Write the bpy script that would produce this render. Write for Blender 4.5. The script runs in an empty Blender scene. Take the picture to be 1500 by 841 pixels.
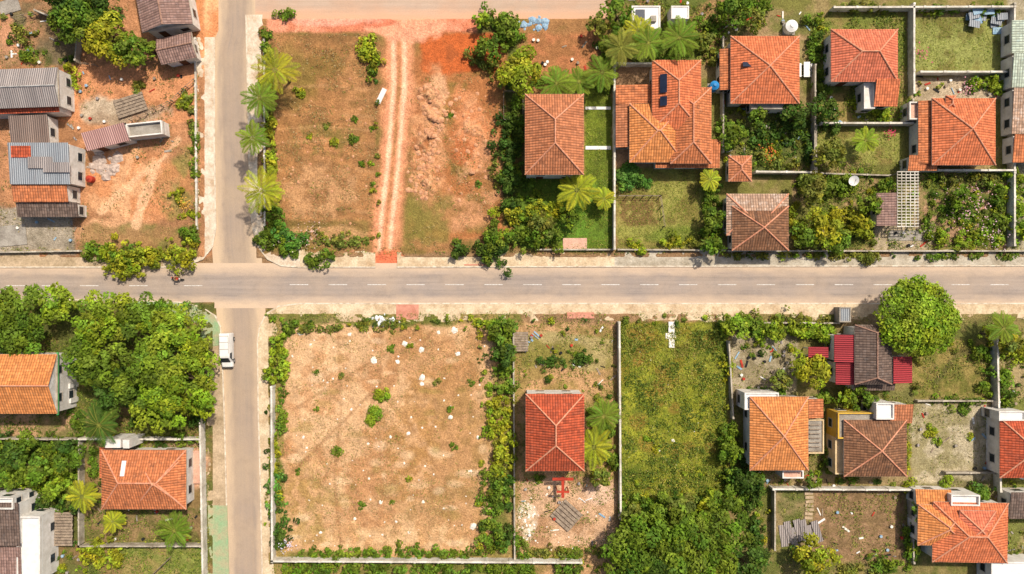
import bpy, bmesh, math, random
import numpy as np
from mathutils import Vector, Matrix
random.seed(7); rng=np.random.default_rng(7)
H=110.0; S=0.1
D=bpy.data; SC=bpy.context.scene
def W(px,py,z=0.0):
    k=(H-z)/H; return ((px-750)*S*k,(420.5-py)*S*k)
def lin(c,g=0.8):
    o=[]
    for v in c:
        v/=255.0
        o.append((v/12.92 if v<=0.04045 else ((v+0.055)/1.055)**2.4)*g)
    return np.array(o)
def link(o,parent=None):
    SC.collection.objects.link(o)
    if parent: o.parent=parent
    return o
def empty(name,x,y,z=0,rot=0):
    e=D.objects.new(name,None); e.location=(x,y,z); e.rotation_euler=(0,0,rot); e.empty_display_size=.5
    return link(e)
# ------------------------------------------------------------ materials
class NT:
    def __init__(s,name):
        s.m=D.materials.new(name); s.m.use_nodes=True; s.t=s.m.node_tree; s.n=s.t.nodes; s.n.clear()
        s.out=s.n.new('ShaderNodeOutputMaterial'); s.b=s.n.new('ShaderNodeBsdfPrincipled')
        s.b.inputs['Specular IOR Level'].default_value=.25
        s.t.links.new(s.b.outputs[0],s.out.inputs[0])
    def set(s,sock,v):
        if isinstance(v,bpy.types.NodeSocket): s.t.links.new(v,sock)
        else:
            if hasattr(sock.default_value,'__len__') and hasattr(v,'__len__'):
                v=list(v); L=len(sock.default_value)
                if len(v)<L: v=v+[1.0]
                sock.default_value=v[:L]
            else: sock.default_value=v
    def math(s,op,a,b=0.0,c=None,clamp=False):
        n=s.n.new('ShaderNodeMath'); n.operation=op; n.use_clamp=clamp
        s.set(n.inputs[0],a); s.set(n.inputs[1],b)
        if c is not None: s.set(n.inputs[2],c)
        return n.outputs[0]
    def mix(s,f,a,b,bt='MIX'):
        n=s.n.new('ShaderNodeMix'); n.data_type='RGBA'; n.blend_type=bt
        s.set(n.inputs[0],f); s.set(n.inputs[6],a); s.set(n.inputs[7],b); return n.outputs[2]
    def pos(s): return s.n.new('ShaderNodeNewGeometry').outputs['Position']
    def uv(s): return s.n.new('ShaderNodeUVMap').outputs[0]
    def map(s,v,sc):
        n=s.n.new('ShaderNodeMapping'); s.set(n.inputs[0],v); n.inputs['Scale'].default_value=sc; return n.outputs[0]
    def noise(s,v,scale,detail=3,rough=.6):
        n=s.n.new('ShaderNodeTexNoise'); s.set(n.inputs['Vector'],v); n.inputs['Scale'].default_value=scale
        n.inputs['Detail'].default_value=detail; n.inputs['Roughness'].default_value=rough; return n.outputs[0]
    def ramp(s,v,a,b):
        n=s.n.new('ShaderNodeMapRange'); s.set(n.inputs[0],v); n.inputs[1].default_value=a; n.inputs[2].default_value=b; return n.outputs[0]
    def bump(s,h,dist,st=1.0):
        n=s.n.new('ShaderNodeBump'); s.set(n.inputs['Height'],h); n.inputs['Distance'].default_value=dist; n.inputs['Strength'].default_value=st
        s.t.links.new(n.outputs[0],s.b.inputs['Normal'])
    def fin(s,col,rough=.9):
        s.set(s.b.inputs['Base Color'],col); s.set(s.b.inputs['Roughness'],rough); return s.m
def M(name,c,c2=None,scale=1.2,rough=.85,bump=.02,fine=.25,metal=0,g=.85):
    t=NT(name); a=lin(c,g); b=lin(c2,g) if c2 else a*.6
    p=t.pos(); n=t.ramp(t.noise(p,scale,5,.65),.38,.66)
    col=t.mix(n,a,b); f=t.ramp(t.noise(p,scale*9,3,.7),.3,.7)
    k=t.mix(f,(1-fine,)*3,(1+fine*.5,)*3); col=t.mix(1.0,col,k,'MULTIPLY')
    if bump: t.bump(f,bump)
    t.b.inputs['Metallic'].default_value=metal
    return t.fin(col,rough)
def roof_mat(name,c,dark=.5,weather=(80,66,54),wamt=.5,tu=.36,tv=.46,joint_shade=.55,g=.82):
    c=(min(c[0],232),c[1]*1.14,c[2]*1.12)
    t=NT(name); u=t.uv(); sp=t.n.new('ShaderNodeSeparateXYZ'); t.set(sp.inputs[0],u)
    U=t.math('DIVIDE',sp.outputs[0],tu); V=t.math('DIVIDE',sp.outputs[1],tv)
    fu=t.math('FRACT',U); fv=t.math('FRACT',V)
    cb=t.n.new('ShaderNodeCombineXYZ'); t.set(cb.inputs[0],t.math('FLOOR',U)); t.set(cb.inputs[1],t.math('FLOOR',V))
    wn=t.n.new('ShaderNodeTexWhiteNoise'); wn.noise_dimensions='2D'; t.set(wn.inputs['Vector'],cb.outputs[0])
    a=lin(c,g)
    col=t.mix(t.ramp(wn.outputs[0],0,1),a*(1-dark*.75),np.minimum(a*(1+dark*.35),.9))
    p=t.pos()
    big=t.ramp(t.noise(p,.35,5,.7),.35,.7); col=t.mix(t.math('MULTIPLY',big,.4),col,a*np.array([.78,.72,.66]))
    w=t.ramp(t.noise(p,1.3,6,.75),.5,.72); col=t.mix(t.math('MULTIPLY',w,wamt),col,lin(weather,g))
    sk_=t.ramp(t.noise(t.map(u,(2.2,.25,1)),1.0,4,.7),.52,.75); col=t.mix(t.math('MULTIPLY',sk_,.35),col,lin((120,90,74),g))
    l=t.ramp(t.noise(t.map(p,(1.7,1.7,1.7)),1.1,5,.7),.54,.75); col=t.mix(t.math('MULTIPLY',l,.45),col,np.minimum(a*np.array([1.25,1.6,1.9])+.05,.85))
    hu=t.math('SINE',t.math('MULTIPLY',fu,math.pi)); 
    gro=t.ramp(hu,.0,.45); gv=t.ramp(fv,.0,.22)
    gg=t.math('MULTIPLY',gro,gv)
    col=t.mix(t.math('MULTIPLY',t.math('SUBTRACT',1.0,gg),joint_shade),col,a*np.array([.34,.3,.28]))  # tile gaps: dirt and the row shadow line, both darkened into the colour
    t.bump(t.math('ADD',hu,t.math('MULTIPLY',t.math('SUBTRACT',1.0,fv),.6)),.08)
    return t.fin(col,.85)
def metal_mat(name,c,c2,per=.3,g=.8,rust=(140,80,50),ra=.3):
    t=NT(name); u=t.uv(); sp=t.n.new('ShaderNodeSeparateXYZ'); t.set(sp.inputs[0],u)
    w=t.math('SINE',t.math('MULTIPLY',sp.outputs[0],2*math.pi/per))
    sheet=t.math('FLOOR',t.math('DIVIDE',sp.outputs[0],.9)); wn=t.n.new('ShaderNodeTexWhiteNoise'); wn.noise_dimensions='1D'; t.set(wn.inputs['W'],sheet)
    col=t.mix(wn.outputs[0],lin(c,g),lin(c2,g)); p=t.pos()
    st=t.ramp(t.noise(t.map(u,(3,.4,1)),1.2,5,.7),.5,.75); col=t.mix(t.math('MULTIPLY',st,ra),col,lin(rust,g))
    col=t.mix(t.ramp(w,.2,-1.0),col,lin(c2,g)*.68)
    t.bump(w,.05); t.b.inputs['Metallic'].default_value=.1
    return t.fin(col,.6)
def leaf_mat(name,tr=.3):
    t=NT(name); a=t.n.new('ShaderNodeAttribute'); a.attribute_name='Col'
    t.b.inputs['Roughness'].default_value=.65; t.b.inputs['Specular IOR Level'].default_value=.15
    t.set(t.b.inputs['Base Color'],a.outputs[0])
    tl=t.n.new('ShaderNodeBsdfTranslucent'); t.set(tl.inputs[0],t.mix(1.0,a.outputs[0],(1.25,1.25,.45),'MULTIPLY'))
    mx=t.n.new('ShaderNodeMixShader'); mx.inputs[0].default_value=tr
    t.t.links.new(t.b.outputs[0],mx.inputs[1]); t.t.links.new(tl.outputs[0],mx.inputs[2]); t.t.links.new(mx.outputs[0],t.out.inputs[0])
    return t.m
LEAF=leaf_mat('foliage_leaf'); GRASSM=leaf_mat('grass_blade',.2)
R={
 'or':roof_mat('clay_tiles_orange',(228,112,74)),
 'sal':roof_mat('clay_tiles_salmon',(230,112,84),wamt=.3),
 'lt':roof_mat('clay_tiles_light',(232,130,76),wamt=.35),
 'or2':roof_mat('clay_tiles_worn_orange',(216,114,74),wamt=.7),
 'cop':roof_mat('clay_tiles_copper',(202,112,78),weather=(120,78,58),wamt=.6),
 'rd':roof_mat('clay_tiles_red',(198,80,52),weather=(95,60,48),wamt=.75,joint_shade=.7),
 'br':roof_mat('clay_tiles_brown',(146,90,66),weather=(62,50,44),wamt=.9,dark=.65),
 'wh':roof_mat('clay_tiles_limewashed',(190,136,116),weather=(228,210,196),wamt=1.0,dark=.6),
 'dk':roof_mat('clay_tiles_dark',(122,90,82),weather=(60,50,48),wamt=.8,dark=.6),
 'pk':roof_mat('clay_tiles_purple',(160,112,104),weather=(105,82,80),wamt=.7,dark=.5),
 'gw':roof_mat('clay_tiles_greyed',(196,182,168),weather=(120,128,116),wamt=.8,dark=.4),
 'mg':metal_mat('corrugated_metal_grey',(190,178,172),(158,148,144)),
 'mb':metal_mat('corrugated_metal_blue',(184,188,192),(158,164,170)),
 'mr':metal_mat('corrugated_metal_red',(190,66,72),(164,54,60),ra=.2),
 'mp':metal_mat('corrugated_metal_pink',(218,172,162),(190,144,136)),
 'mbr':metal_mat('corrugated_metal_brown',(164,142,130),(134,114,104)),
}
WH=M('plaster_white',(236,230,222),(210,202,190),scale=.8,fine=.1)
CR=M('plaster_cream',(232,205,160),(205,175,130),scale=.8,fine=.1)
YE=M('plaster_yellow',(222,180,70),(200,155,60),scale=.8,fine=.1)
GY=M('concrete_grey',(172,163,150),(136,126,114),scale=.7)
WALLM=M('boundary_wall_render',(234,226,212),(180,170,152),scale=.5,fine=.25)
WALLD=M('boundary_wall_aged',(200,188,170),(145,133,114),scale=.6,fine=.3)
GL=M('window_glass',(45,55,62),(35,42,48),rough=.15,bump=0,fine=.02)
FR=M('window_frame',(190,185,178),(170,165,158),bump=0,fine=.05)
DW=M('door_wood',(120,75,45),(85,52,32),scale=3)
SOFF=M('roof_fascia',(205,190,172),(165,150,132))
WOOD=M('weathered_wood',(172,152,130),(122,106,92),scale=2)
TRUNK=M('tree_bark',(110,90,72),(70,58,46),scale=3)
RED=M('red_paint',(190,66,44),(160,54,40),fine=.1)
PINK=M('pink_concrete',(224,180,156),(202,154,132),scale=.8)
PV=M('solar_panel_cells',(40,48,68),(32,38,56),rough=.25,bump=0,fine=.1)
TANKB=M('water_tank_blue',(40,130,190),(35,110,165),rough=.5,bump=0,fine=.08)
WHP=M('white_paint',(236,232,226),(218,214,208),rough=.5,bump=0,fine=.05)
RUB=M('black_rubber',(38,38,38),(28,28,28),bump=0)
STONE=M('pale_stone',(246,240,228),(215,205,188),scale=3,g=.95)
CLOD=M('earth_clods',(222,166,126),(184,124,86),scale=2,fine=.25,g=.9)
CLOTH=M('blue_tarp_cloth',(175,198,210),(120,158,190),scale=3,fine=.3)
REDD=M('red_clay_mat',(216,152,128),(196,128,104))
# ------------------------------------------------------------ mesh builder
class MB:
    def __init__(s): s.v=[];s.f=[];s.mi=[];s.m=[]
    def mid(s,m):
        if m not in s.m: s.m.append(m)
        return s.m.index(m)
    def add(s,vs,fs,m):
        o=len(s.v); s.v+= [tuple(v) for v in vs]; k=s.mid(m)
        for f in fs: s.f.append([o+i for i in f]); s.mi.append(k)
    def box(s,x,y,z,sx,sy,sz,m,rot=0,tilt=None):
        c,d=math.cos(rot),math.sin(rot); vs=[]
        for dz in (0,sz):
            for a,b in ((-1,-1),(1,-1),(1,1),(-1,1)):
                lx,ly=a*sx/2,b*sy/2; zz=z+dz+(tilt[0]*lx+tilt[1]*ly if tilt else 0)
                vs.append((x+lx*c-ly*d,y+lx*d+ly*c,zz))
        s.add(vs,[(3,2,1,0),(4,5,6,7),(0,1,5,4),(1,2,6,5),(2,3,7,6),(3,0,4,7)],m)
    def cyl(s,p0,p1,r0,r1,m,n=8):
        p0=Vector(p0);p1=Vector(p1);d=(p1-p0).normalized(); a=d.orthogonal().normalized(); b=d.cross(a)
        vs=[]
        for p,r in ((p0,r0),(p1,r1)):
            for i in range(n):
                t=2*math.pi*i/n; vs.append(p+a*math.cos(t)*r+b*math.sin(t)*r)
        fs=[(i,(i+1)%n,n+(i+1)%n,n+i) for i in range(n)]+[tuple(range(n-1,-1,-1)),tuple(range(n,2*n))]
        s.add(vs,fs,m)
    def rock(s,x,y,z,r,m,sq=.7):
        n=6;vs=[(x,y,z+r*sq*random.uniform(.8,1.1))]
        for ring,(rr,zz) in enumerate(((.65,.62),(1,.05))):
            for i in range(n):
                t=2*math.pi*(i+.5*ring)/n; k=random.uniform(.75,1.2)
                vs.append((x+math.cos(t)*r*rr*k,y+math.sin(t)*r*rr*k,z+r*sq*zz*random.uniform(.7,1.2)))
        fs=[(0,1+i,1+(i+1)%n) for i in range(n)]+[(1+i,n+1+i,n+1+(i+1)%n,1+(i+1)%n) for i in range(n)]
        s.add(vs,fs,m)
    def build(s,name,parent=None,smooth=False):
        me=D.meshes.new(name); me.from_pydata(s.v,[],s.f)
        for m in s.m: me.materials.append(m)
        me.polygons.foreach_set('material_index',s.mi)
        if smooth: me.polygons.foreach_set('use_smooth',[True]*len(s.f))
        uvl=me.uv_layers.new(name='UVMap'); me.update()
        for p in me.polygons:
            n=p.normal; e=Vector((0,0,1)).cross(n)
            e=e.normalized() if e.length>.02 else Vector((1,0,0)); u=n.cross(e)
            for li in p.loop_indices:
                co=me.vertices[me.loops[li].vertex_index].co; uvl.data[li].uv=(co.dot(e)+50,co.dot(u)+50)
        o=D.objects.new(name,me); return link(o,parent)
# ------------------------------------------------------------ value noise
def vn(X,Y,sc,seed):
    x=X/sc; y=Y/sc; xi=np.floor(x).astype(np.int64); yi=np.floor(y).astype(np.int64); fx=x-xi; fy=y-yi
    fx=fx*fx*(3-2*fx); fy=fy*fy*(3-2*fy)
    def h(a,b):
        n=(a*374761393+b*668265263+seed*1442695041)&0x7fffffff; n=((n^(n>>13))*1274126177)&0x7fffffff
        return ((n^(n>>16))&0xffff)/65535.0
    return (h(xi,yi)*(1-fx)+h(xi+1,yi)*fx)*(1-fy)+(h(xi,yi+1)*(1-fx)+h(xi+1,yi+1)*fx)*fy
def fbm(X,Y,sc,seed,o=4):
    t=0;a=.5;s=0
    for i in range(o): t=t+a*vn(X,Y,sc/2**i,seed+i*17); s+=a; a*=.6
    return t/s
def sst(x,a,b):
    t=np.clip((x-a)/(b-a),0,1); return t*t*(3-2*t)
# ------------------------------------------------------------ ground
NX,NY=801,461
gx=np.linspace(-80,80,NX); gy=np.linspace(-46,46,NY)
GX,GY_=np.meshgrid(gx,gy); PX=GX/S+750; PY=420.5-GY_/S
C=np.zeros((NY,NX,3)); C[:]=lin((170,135,100))
N1=fbm(PX,PY,60,3,5); N2=fbm(PX,PY,22,9,4); N3=fbm(PX,PY,9,21,3); NE=fbm(PX,PY,28,33,4)-.5
cnt=[100]; GG=1.0
def app(m,c,c2,mixn,thr):
    c=lin(c,GG)
    if c2 is not None:
        cnt[0]+=1; n=fbm(PX,PY,mixn,cnt[0],5); k=sst(n,thr-.09,thr+.09)[...,None]; col=c*(1-k)+lin(c2,GG)*k
    else: col=c
    C[:]=C*(1-m[...,None])+col*m[...,None]
def rect(x0,y0,x1,y1,c,c2=None,n=40,thr=.52,soft=7,jit=16,op=1):
    sd=np.minimum(np.minimum(PX-x0,x1-PX),np.minimum(PY-y0,y1-PY))+NE*jit; app(sst(sd,-soft/2,soft/2)*op,c,c2,n,thr)
def ell(x,y,rx,ry,c,c2=None,n=30,thr=.52,soft=.5,jit=1.2,op=1):
    d=1-np.sqrt(((PX-x)/rx)**2+((PY-y)/ry)**2)+NE*jit; app(sst(d,-soft*.3,soft*.7)*op,c,c2,n,thr)
def dseg(pts):
    d=np.full(PX.shape,1e9)
    for (x0,y0),(x1,y1) in zip(pts[:-1],pts[1:]):
        vx,vy=x1-x0,y1-y0; t=np.clip(((PX-x0)*vx+(PY-y0)*vy)/(vx*vx+vy*vy),0,1)
        d=np.minimum(d,np.hypot(PX-x0-t*vx,PY-y0-t*vy))
    return d
def line(pts,w,c,c2=None,soft=4,jit=8,op=1):
    app(sst(w/2-dseg(pts)+NE*jit,-soft/2,soft/2)*op,c,c2,20,.52)
DG=(92,98,44)
# block A
rect(-60,-60,318,380,(192,138,100),(162,118,84))
rect(0,0,120,98,(124,104,74),(162,124,92)); rect(75,95,290,180,(210,146,104),(176,122,84)); ell(170,165,60,25,(195,176,154),(168,146,124))
ell(215,270,85,55,(224,170,128),(206,142,98),n=25); ell(265,270,30,60,(132,126,66),(178,128,84),op=.8)
ell(160,340,60,18,(214,164,124)); rect(0,305,110,372,(170,158,142),(140,130,113)); rect(120,330,292,375,(112,112,56),(154,122,80),op=.8)
rect(296,-60,326,110,(216,146,100),(232,176,132)); rect(280,0,300,60,(202,136,92))
line([(200,330),(225,250),(262,205)],10,(236,190,152),jit=14,op=.7); line([(150,310),(200,262),(250,225)],8,(236,190,152),jit=14,op=.6)
ell(20,50,26,40,(202,148,114),(120,110,78)); ell(85,70,30,30,(120,105,80),(90,92,50))
# block B
rect(380,16,905,370,(164,120,78),(134,112,62)); rect(392,18,700,48,(230,156,126),(214,130,98),jit=10)
rect(700,16,760,110,DG,(120,105,60))
rect(402,50,552,362,(172,124,80),(146,108,68),n=50,thr=.52); ell(470,110,60,40,(142,110,62),(166,120,78)); ell(480,210,62,30,(182,130,86),(140,116,64),n=16)
ell(470,275,60,50,(192,146,104),(162,118,78),n=18); ell(430,110,30,60,(130,114,58),op=.5); rect(395,325,555,366,(142,122,66),(116,110,54),op=.6); ell(480,345,60,14,(198,154,110),op=.8); ell(520,150,24,70,(184,134,90),(156,116,72),n=14,op=.8)
for k in range(12): line([(405,110+k*20),(470,106+k*20),(548,112+k*20)],3,random.choice([(202,156,112),(132,104,60)]),jit=9,op=.4)
rect(596,50,742,352,(176,116,72),(138,112,60),n=50,thr=.56); rect(617,52,732,108,(200,104,54),(178,96,52),n=20)
ell(625,200,34,95,(206,150,108),(174,116,76),n=16); ell(690,190,34,70,(214,144,100),(182,110,68),n=20); ell(640,140,16,30,(216,166,128),(190,138,102),n=12)
ell(680,315,50,26,(198,144,104),(164,120,78),n=18); ell(720,260,24,60,(198,144,106),(162,113,72),n=18,op=.8); rect(590,290,660,360,(130,122,60),(176,128,84),op=.7)
P=[(584,14),(585,120),(577,230),(566,330),(562,395)]
line(P,46,(208,144,104),(176,124,84),soft=10,jit=18,op=.9); line([(x,y) for x,y in P],34,(230,158,120),soft=8,jit=8)
line([(x-8,y) for x,y in P],6,(250,204,172),soft=4,jit=4,op=.9); line([(x+8,y) for x,y in P],6,(248,200,168),soft=4,jit=4,op=.9); line(P,5,(194,132,90),(158,118,70),soft=4,jit=6,op=.8)
ell(565,378,24,16,(230,126,90)); ell(590,40,50,22,(236,166,134)); ell(540,32,60,9,(220,130,100)) ; ell(480,30,70,9,(234,168,146),op=.8)
rect(738,110,772,330,(80,84,38),(110,100,56)); rect(772,48,882,112,(184,122,82),(162,112,72),n=18); rect(856,112,898,365,(114,128,42),(94,108,36),n=18,jit=6)
rect(760,262,898,365,(102,130,42),(86,108,36),n=30); rect(820,280,860,365,(98,134,42)); 
# block C
rect(900,-60,1560,368,(120,118,60),(150,132,90)); rect(903,246,1046,363,(150,148,76),(128,118,62),n=26,jit=8); rect(906,290,968,332,(122,100,60),(158,146,84),n=8,jit=6)
ell(985,345,60,15,(118,130,54)); rect(1055,20,1190,60,(162,136,102),(120,118,66)); rect(1060,160,1190,250,(94,100,48),(130,118,74)); rect(1185,20,1328,180,(116,124,56),(148,130,80))
rect(1195,187,1322,310,(148,148,78),(130,118,66),n=22); ell(1235,275,45,34,(180,168,118),(148,148,84),n=16); rect(1336,25,1470,108,(146,150,84),(126,122,66),n=22,jit=6)
rect(1336,112,1476,145,(188,170,146),(160,144,118)); rect(1350,252,1474,362,(104,116,50),(172,136,108),n=12); rect(1478,-20,1560,370,(130,126,94),(170,160,136))
rect(1160,240,1350,366,(110,110,54),(162,136,100)); rect(1280,330,1365,366,(174,158,132)); rect(900,-60,1060,96,(98,108,48),(162,128,88)); rect(1100,180,1150,260,(86,96,46))
rect(900,96,955,245,(172,136,104),(196,158,124))
# block D
rect(-60,440,334,900,(96,100,48),(140,116,76)); rect(0,604,128,642,(186,150,116),(130,120,76)); rect(-60,642,126,742,(76,92,38),(108,108,50)); rect(126,742,300,793,(144,120,84),(114,108,60),n=16)
rect(178,796,302,900,(128,136,66),(150,134,82)); rect(126,642,302,660,(142,120,90)); rect(60,790,130,850,(132,108,72),(104,106,54)); rect(186,444,292,470,(126,148,92),(170,146,110))
ell(283,686,24,34,(224,180,152),(206,156,130),jit=.4)
# block E
rect(388,450,762,860,(160,138,86),(110,112,52)); rect(416,476,722,808,(214,174,134),(190,142,100),n=55,thr=.53)
ell(655,650,80,150,(190,146,102),(166,130,82),n=22,op=.85); ell(640,530,80,60,(198,148,104),(174,130,84),n=20,op=.7); ell(600,640,40,90,(176,132,82),(210,166,124),n=14,op=.7); ell(470,560,50,80,(222,182,142),(198,148,106),n=18,op=.7)
ell(560,790,150,25,(200,156,112),(222,184,142),n=20,op=.8); ell(450,740,40,60,(164,136,80),(206,164,120),n=12,op=.7)
for i in range(90):
    ell(random.uniform(425,715),random.uniform(482,802),random.uniform(4,18),random.uniform(3,9),random.choice([(168,140,84),(172,130,84),(230,196,158),(150,130,70),(236,206,172)]),op=.5,soft=.9)
for pp in ([(495,478),(500,600),(490,700),(500,805)],[(560,478),(556,640),(565,805)],[(600,620),(650,700),(660,770)],[(430,600),(560,520),(700,490)],[(420,700),(520,600),(640,480)]): line(pp,3,(160,118,80),jit=5,op=.5)
rect(756,474,904,860,(192,152,112),(154,130,80),n=26); rect(765,490,900,540,(170,154,106),(134,126,64)); rect(760,700,900,800,(208,170,138),(178,138,104),n=22); ell(770,760,16,30,(232,214,192),(202,170,138),n=8); ell(878,725,24,16,(220,186,162))
rect(908,472,1068,860,(134,138,40),(108,118,36),n=30); rect(908,472,1050,560,(136,122,44),(138,140,50),n=18,op=.85); ell(950,610,40,90,(158,160,52),(118,128,38),n=14,op=.85); ell(1000,690,60,60,(146,148,48),(118,122,42),n=14,op=.8)
for i in range(36): ell(random.uniform(915,1050),random.uniform(480,740),random.uniform(6,20),random.uniform(4,14),random.choice([(152,118,56),(176,166,62),(86,102,32),(134,104,50),(74,92,30)]),op=.65)
# block G
rect(1068,452,1560,900,(140,126,80),(104,108,52)); rect(1070,490,1168,576,(168,156,132),(142,130,102),n=18); rect(1335,588,1450,712,(184,172,146),(154,144,108),n=22); rect(1190,714,1324,822,(152,122,92),(132,108,76),n=8,jit=6)
rect(1336,500,1450,584,(148,132,76),(114,112,52),n=20); rect(1090,690,1335,712,(152,132,96)); rect(1330,705,1460,725,(130,122,86)); rect(1128,714,1188,800,(152,134,96),(104,108,56)); rect(1460,490,1560,900,(120,124,64),(162,144,106))
rect(1230,445,1300,480,(162,140,106)); line([(1370,560),(1400,520),(1420,515)],8,(90,86,50),jit=6,op=.7); rect(1205,570,1340,600,(118,116,66))
C=C*(0.84+.32*N3[...,None])
SPK=rng.random(PX.shape)[...,None]; C=C*(0.92+.16*SPK)
def inb(x0,y0,x1,y1): return sst(np.minimum(np.minimum(PX-x0,x1-PX),np.minimum(PY-y0,y1-PY)),0,4)
blk=np.maximum.reduce([inb(-999,-999,304,380),inb(374,26,9999,380),inb(893,-999,9999,60),inb(-999,441,316,9999),inb(390,456,9999,9999)])
Z=-.07+blk*.15+blk*(.16*N2*(.5+N1)+.05*N3-.04)
pr=sst(26-dseg(P),0,8); Z-=pr*blk*.05
rp=sst(5-dseg([(x-8,y) for x,y in P]),0,4)+sst(5-dseg([(x+8,y) for x,y in P]),0,4); Z-=rp*.06*blk
md=sst(24-np.abs(PX-628-8*np.sin(PY/22)),0,18)*sst(PY,112,135)*sst(-PY,-305,-275)
mk_=sst(fbm(PX,PY,14,55,3),.45,.75); Z+=md*mk_*.65
md2=sst(1-np.sqrt(((PX-692)/36)**2+((PY-215)/95)**2),0,.6); m3=sst(fbm(PX,PY,12,77,3),.5,.75); Z+=md2*m3*.4
lite=np.clip(md*mk_+md2*m3,0,1)[...,None]*.75; C=C*(1-lite)+lin((228,172,130),GG)*lite
inE=inb(418,478,722,806); Z+=inE*(.05*np.sin((PX*.8+PY*.35)/3.4+N1*14)+.09*sst(fbm(PX,PY,7,88,3),.55,.8))
inL=inb(400,60,552,355); Z+=inL*(.04*np.sin(PY/3.2+N1*12)+.1*sst(fbm(PX,PY,8,98,3),.52,.8))
inF=inb(908,474,1062,860); Z+=inF*.22*sst(fbm(PX,PY,9,91,3),.4,.75)
Zc=Z
def gz(x,y):
    i=int(np.clip(round((x+80)/.2),0,NX-1)); j=int(np.clip(round((y+46)/.2),0,NY-1)); return float(Zc[j,i])
def mesh_np(name,V,nq,cols,mat,parent=None,faces=None,smooth=False):
    me=D.meshes.new(name); me.vertices.add(len(V)); me.vertices.foreach_set('co',np.asarray(V,dtype=np.float32).ravel())
    if faces is None: faces=np.arange(nq*4)
    me.loops.add(nq*4); me.loops.foreach_set('vertex_index',faces.astype(np.int32).ravel())
    me.polygons.add(nq); me.polygons.foreach_set('loop_start',(np.arange(nq)*4).astype(np.int32))
    try: me.polygons.foreach_set('loop_total',np.full(nq,4,dtype=np.int32))
    except Exception: pass
    me.update(calc_edges=True)
    at=me.color_attributes.new('Col','FLOAT_COLOR','POINT'); c4=np.ones((len(V),4),dtype=np.float32); c4[:,:3]=cols; at.data.foreach_set('color',c4.ravel())
    if smooth: me.polygons.foreach_set('use_smooth',np.ones(nq,dtype=bool))
    me.materials.append(mat); me.validate(); o=D.objects.new(name,me); return link(o,parent)
idx=np.arange(NX*NY).reshape(NY,NX)
F=np.stack([idx[:-1,:-1],idx[:-1,1:],idx[1:,1:],idx[1:,:-1]],-1).reshape(-1,4)
t=NT('soil_and_turf'); a=t.n.new('ShaderNodeAttribute'); a.attribute_name='Col'; p=t.pos()
f1=t.ramp(t.noise(p,4.5,5,.75),.32,.68); f2=t.ramp(t.noise(p,1.1,4,.7),.35,.65)
k=t.mix(f1,(.62,.57,.5),(1.26,1.26,1.24)); k2=t.mix(f2,(.84,.83,.8),(1.1,1.09,1.07))
col=t.mix(1.0,t.mix(1.0,a.outputs[0],k,'MULTIPLY'),k2,'MULTIPLY'); t.bump(f1,.09); GM=t.fin(col,.95)
mesh_np('ground',np.stack([GX.ravel(),GY_.ravel(),Z.ravel()],-1),len(F),C.reshape(-1,3),GM,faces=F,smooth=True)
far=MB(); far.add([(-900,-900,-.3),(900,-900,-.3),(900,900,-.3),(-900,900,-.3)],[(0,1,2,3)],M('distant_earth',(150,130,88),(102,108,56),scale=.08)); far.build('terrain')
# ------------------------------------------------------------ roads
def road_mat(name,c,dust,c2):
    t=NT(name); u=t.uv(); sp=t.n.new('ShaderNodeSeparateXYZ'); t.set(sp.inputs[0],u); p=t.pos()
    e=t.math('ABSOLUTE',sp.outputs[0]); nz=t.noise(t.map(u,(1,.25,1)),.9,5,.65)
    ed=t.ramp(t.math('ADD',e,t.math('MULTIPLY',t.math('SUBTRACT',nz,.5),2.4)),1.2,2.9)
    st=t.ramp(t.noise(t.map(u,(1.8,.05,1)),1.3,4,.6),.35,.66); col=t.mix(st,lin(c),lin(c2))
    tk=t.math('ABSOLUTE',t.math('SUBTRACT',t.math('ABSOLUTE',sp.outputs[0]),1.25)); tk=t.ramp(tk,.45,.1); col=t.mix(t.math('MULTIPLY',tk,.25),col,lin(c)*.76)
    pt=t.ramp(t.noise(p,.13,4,.6),.4,.64); col=t.mix(t.math('MULTIPLY',pt,.5),col,lin(dust)*.8)
    sm=t.ramp(t.noise(p,.6,5,.7),.5,.68); col=t.mix(t.math('MULTIPLY',sm,.3),col,lin(c)*.7)
    col=t.mix(ed,col,lin(dust)); fn=t.ramp(t.noise(p,7,4,.75),.3,.7); col=t.mix(1.0,col,t.mix(fn,(.86,.86,.86),(1.08,1.08,1.08)),'MULTIPLY')
    t.bump(fn,.01); return t.fin(col,.9)
RH=road_mat('dusty_asphalt',(156,142,132),(214,186,158),(174,158,146)); RV=road_mat('dusty_asphalt_side_street',(176,154,134),(212,184,152),(164,146,130)); RT=road_mat('dirt_street',(204,176,154),(222,172,138),(190,164,142))
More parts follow.
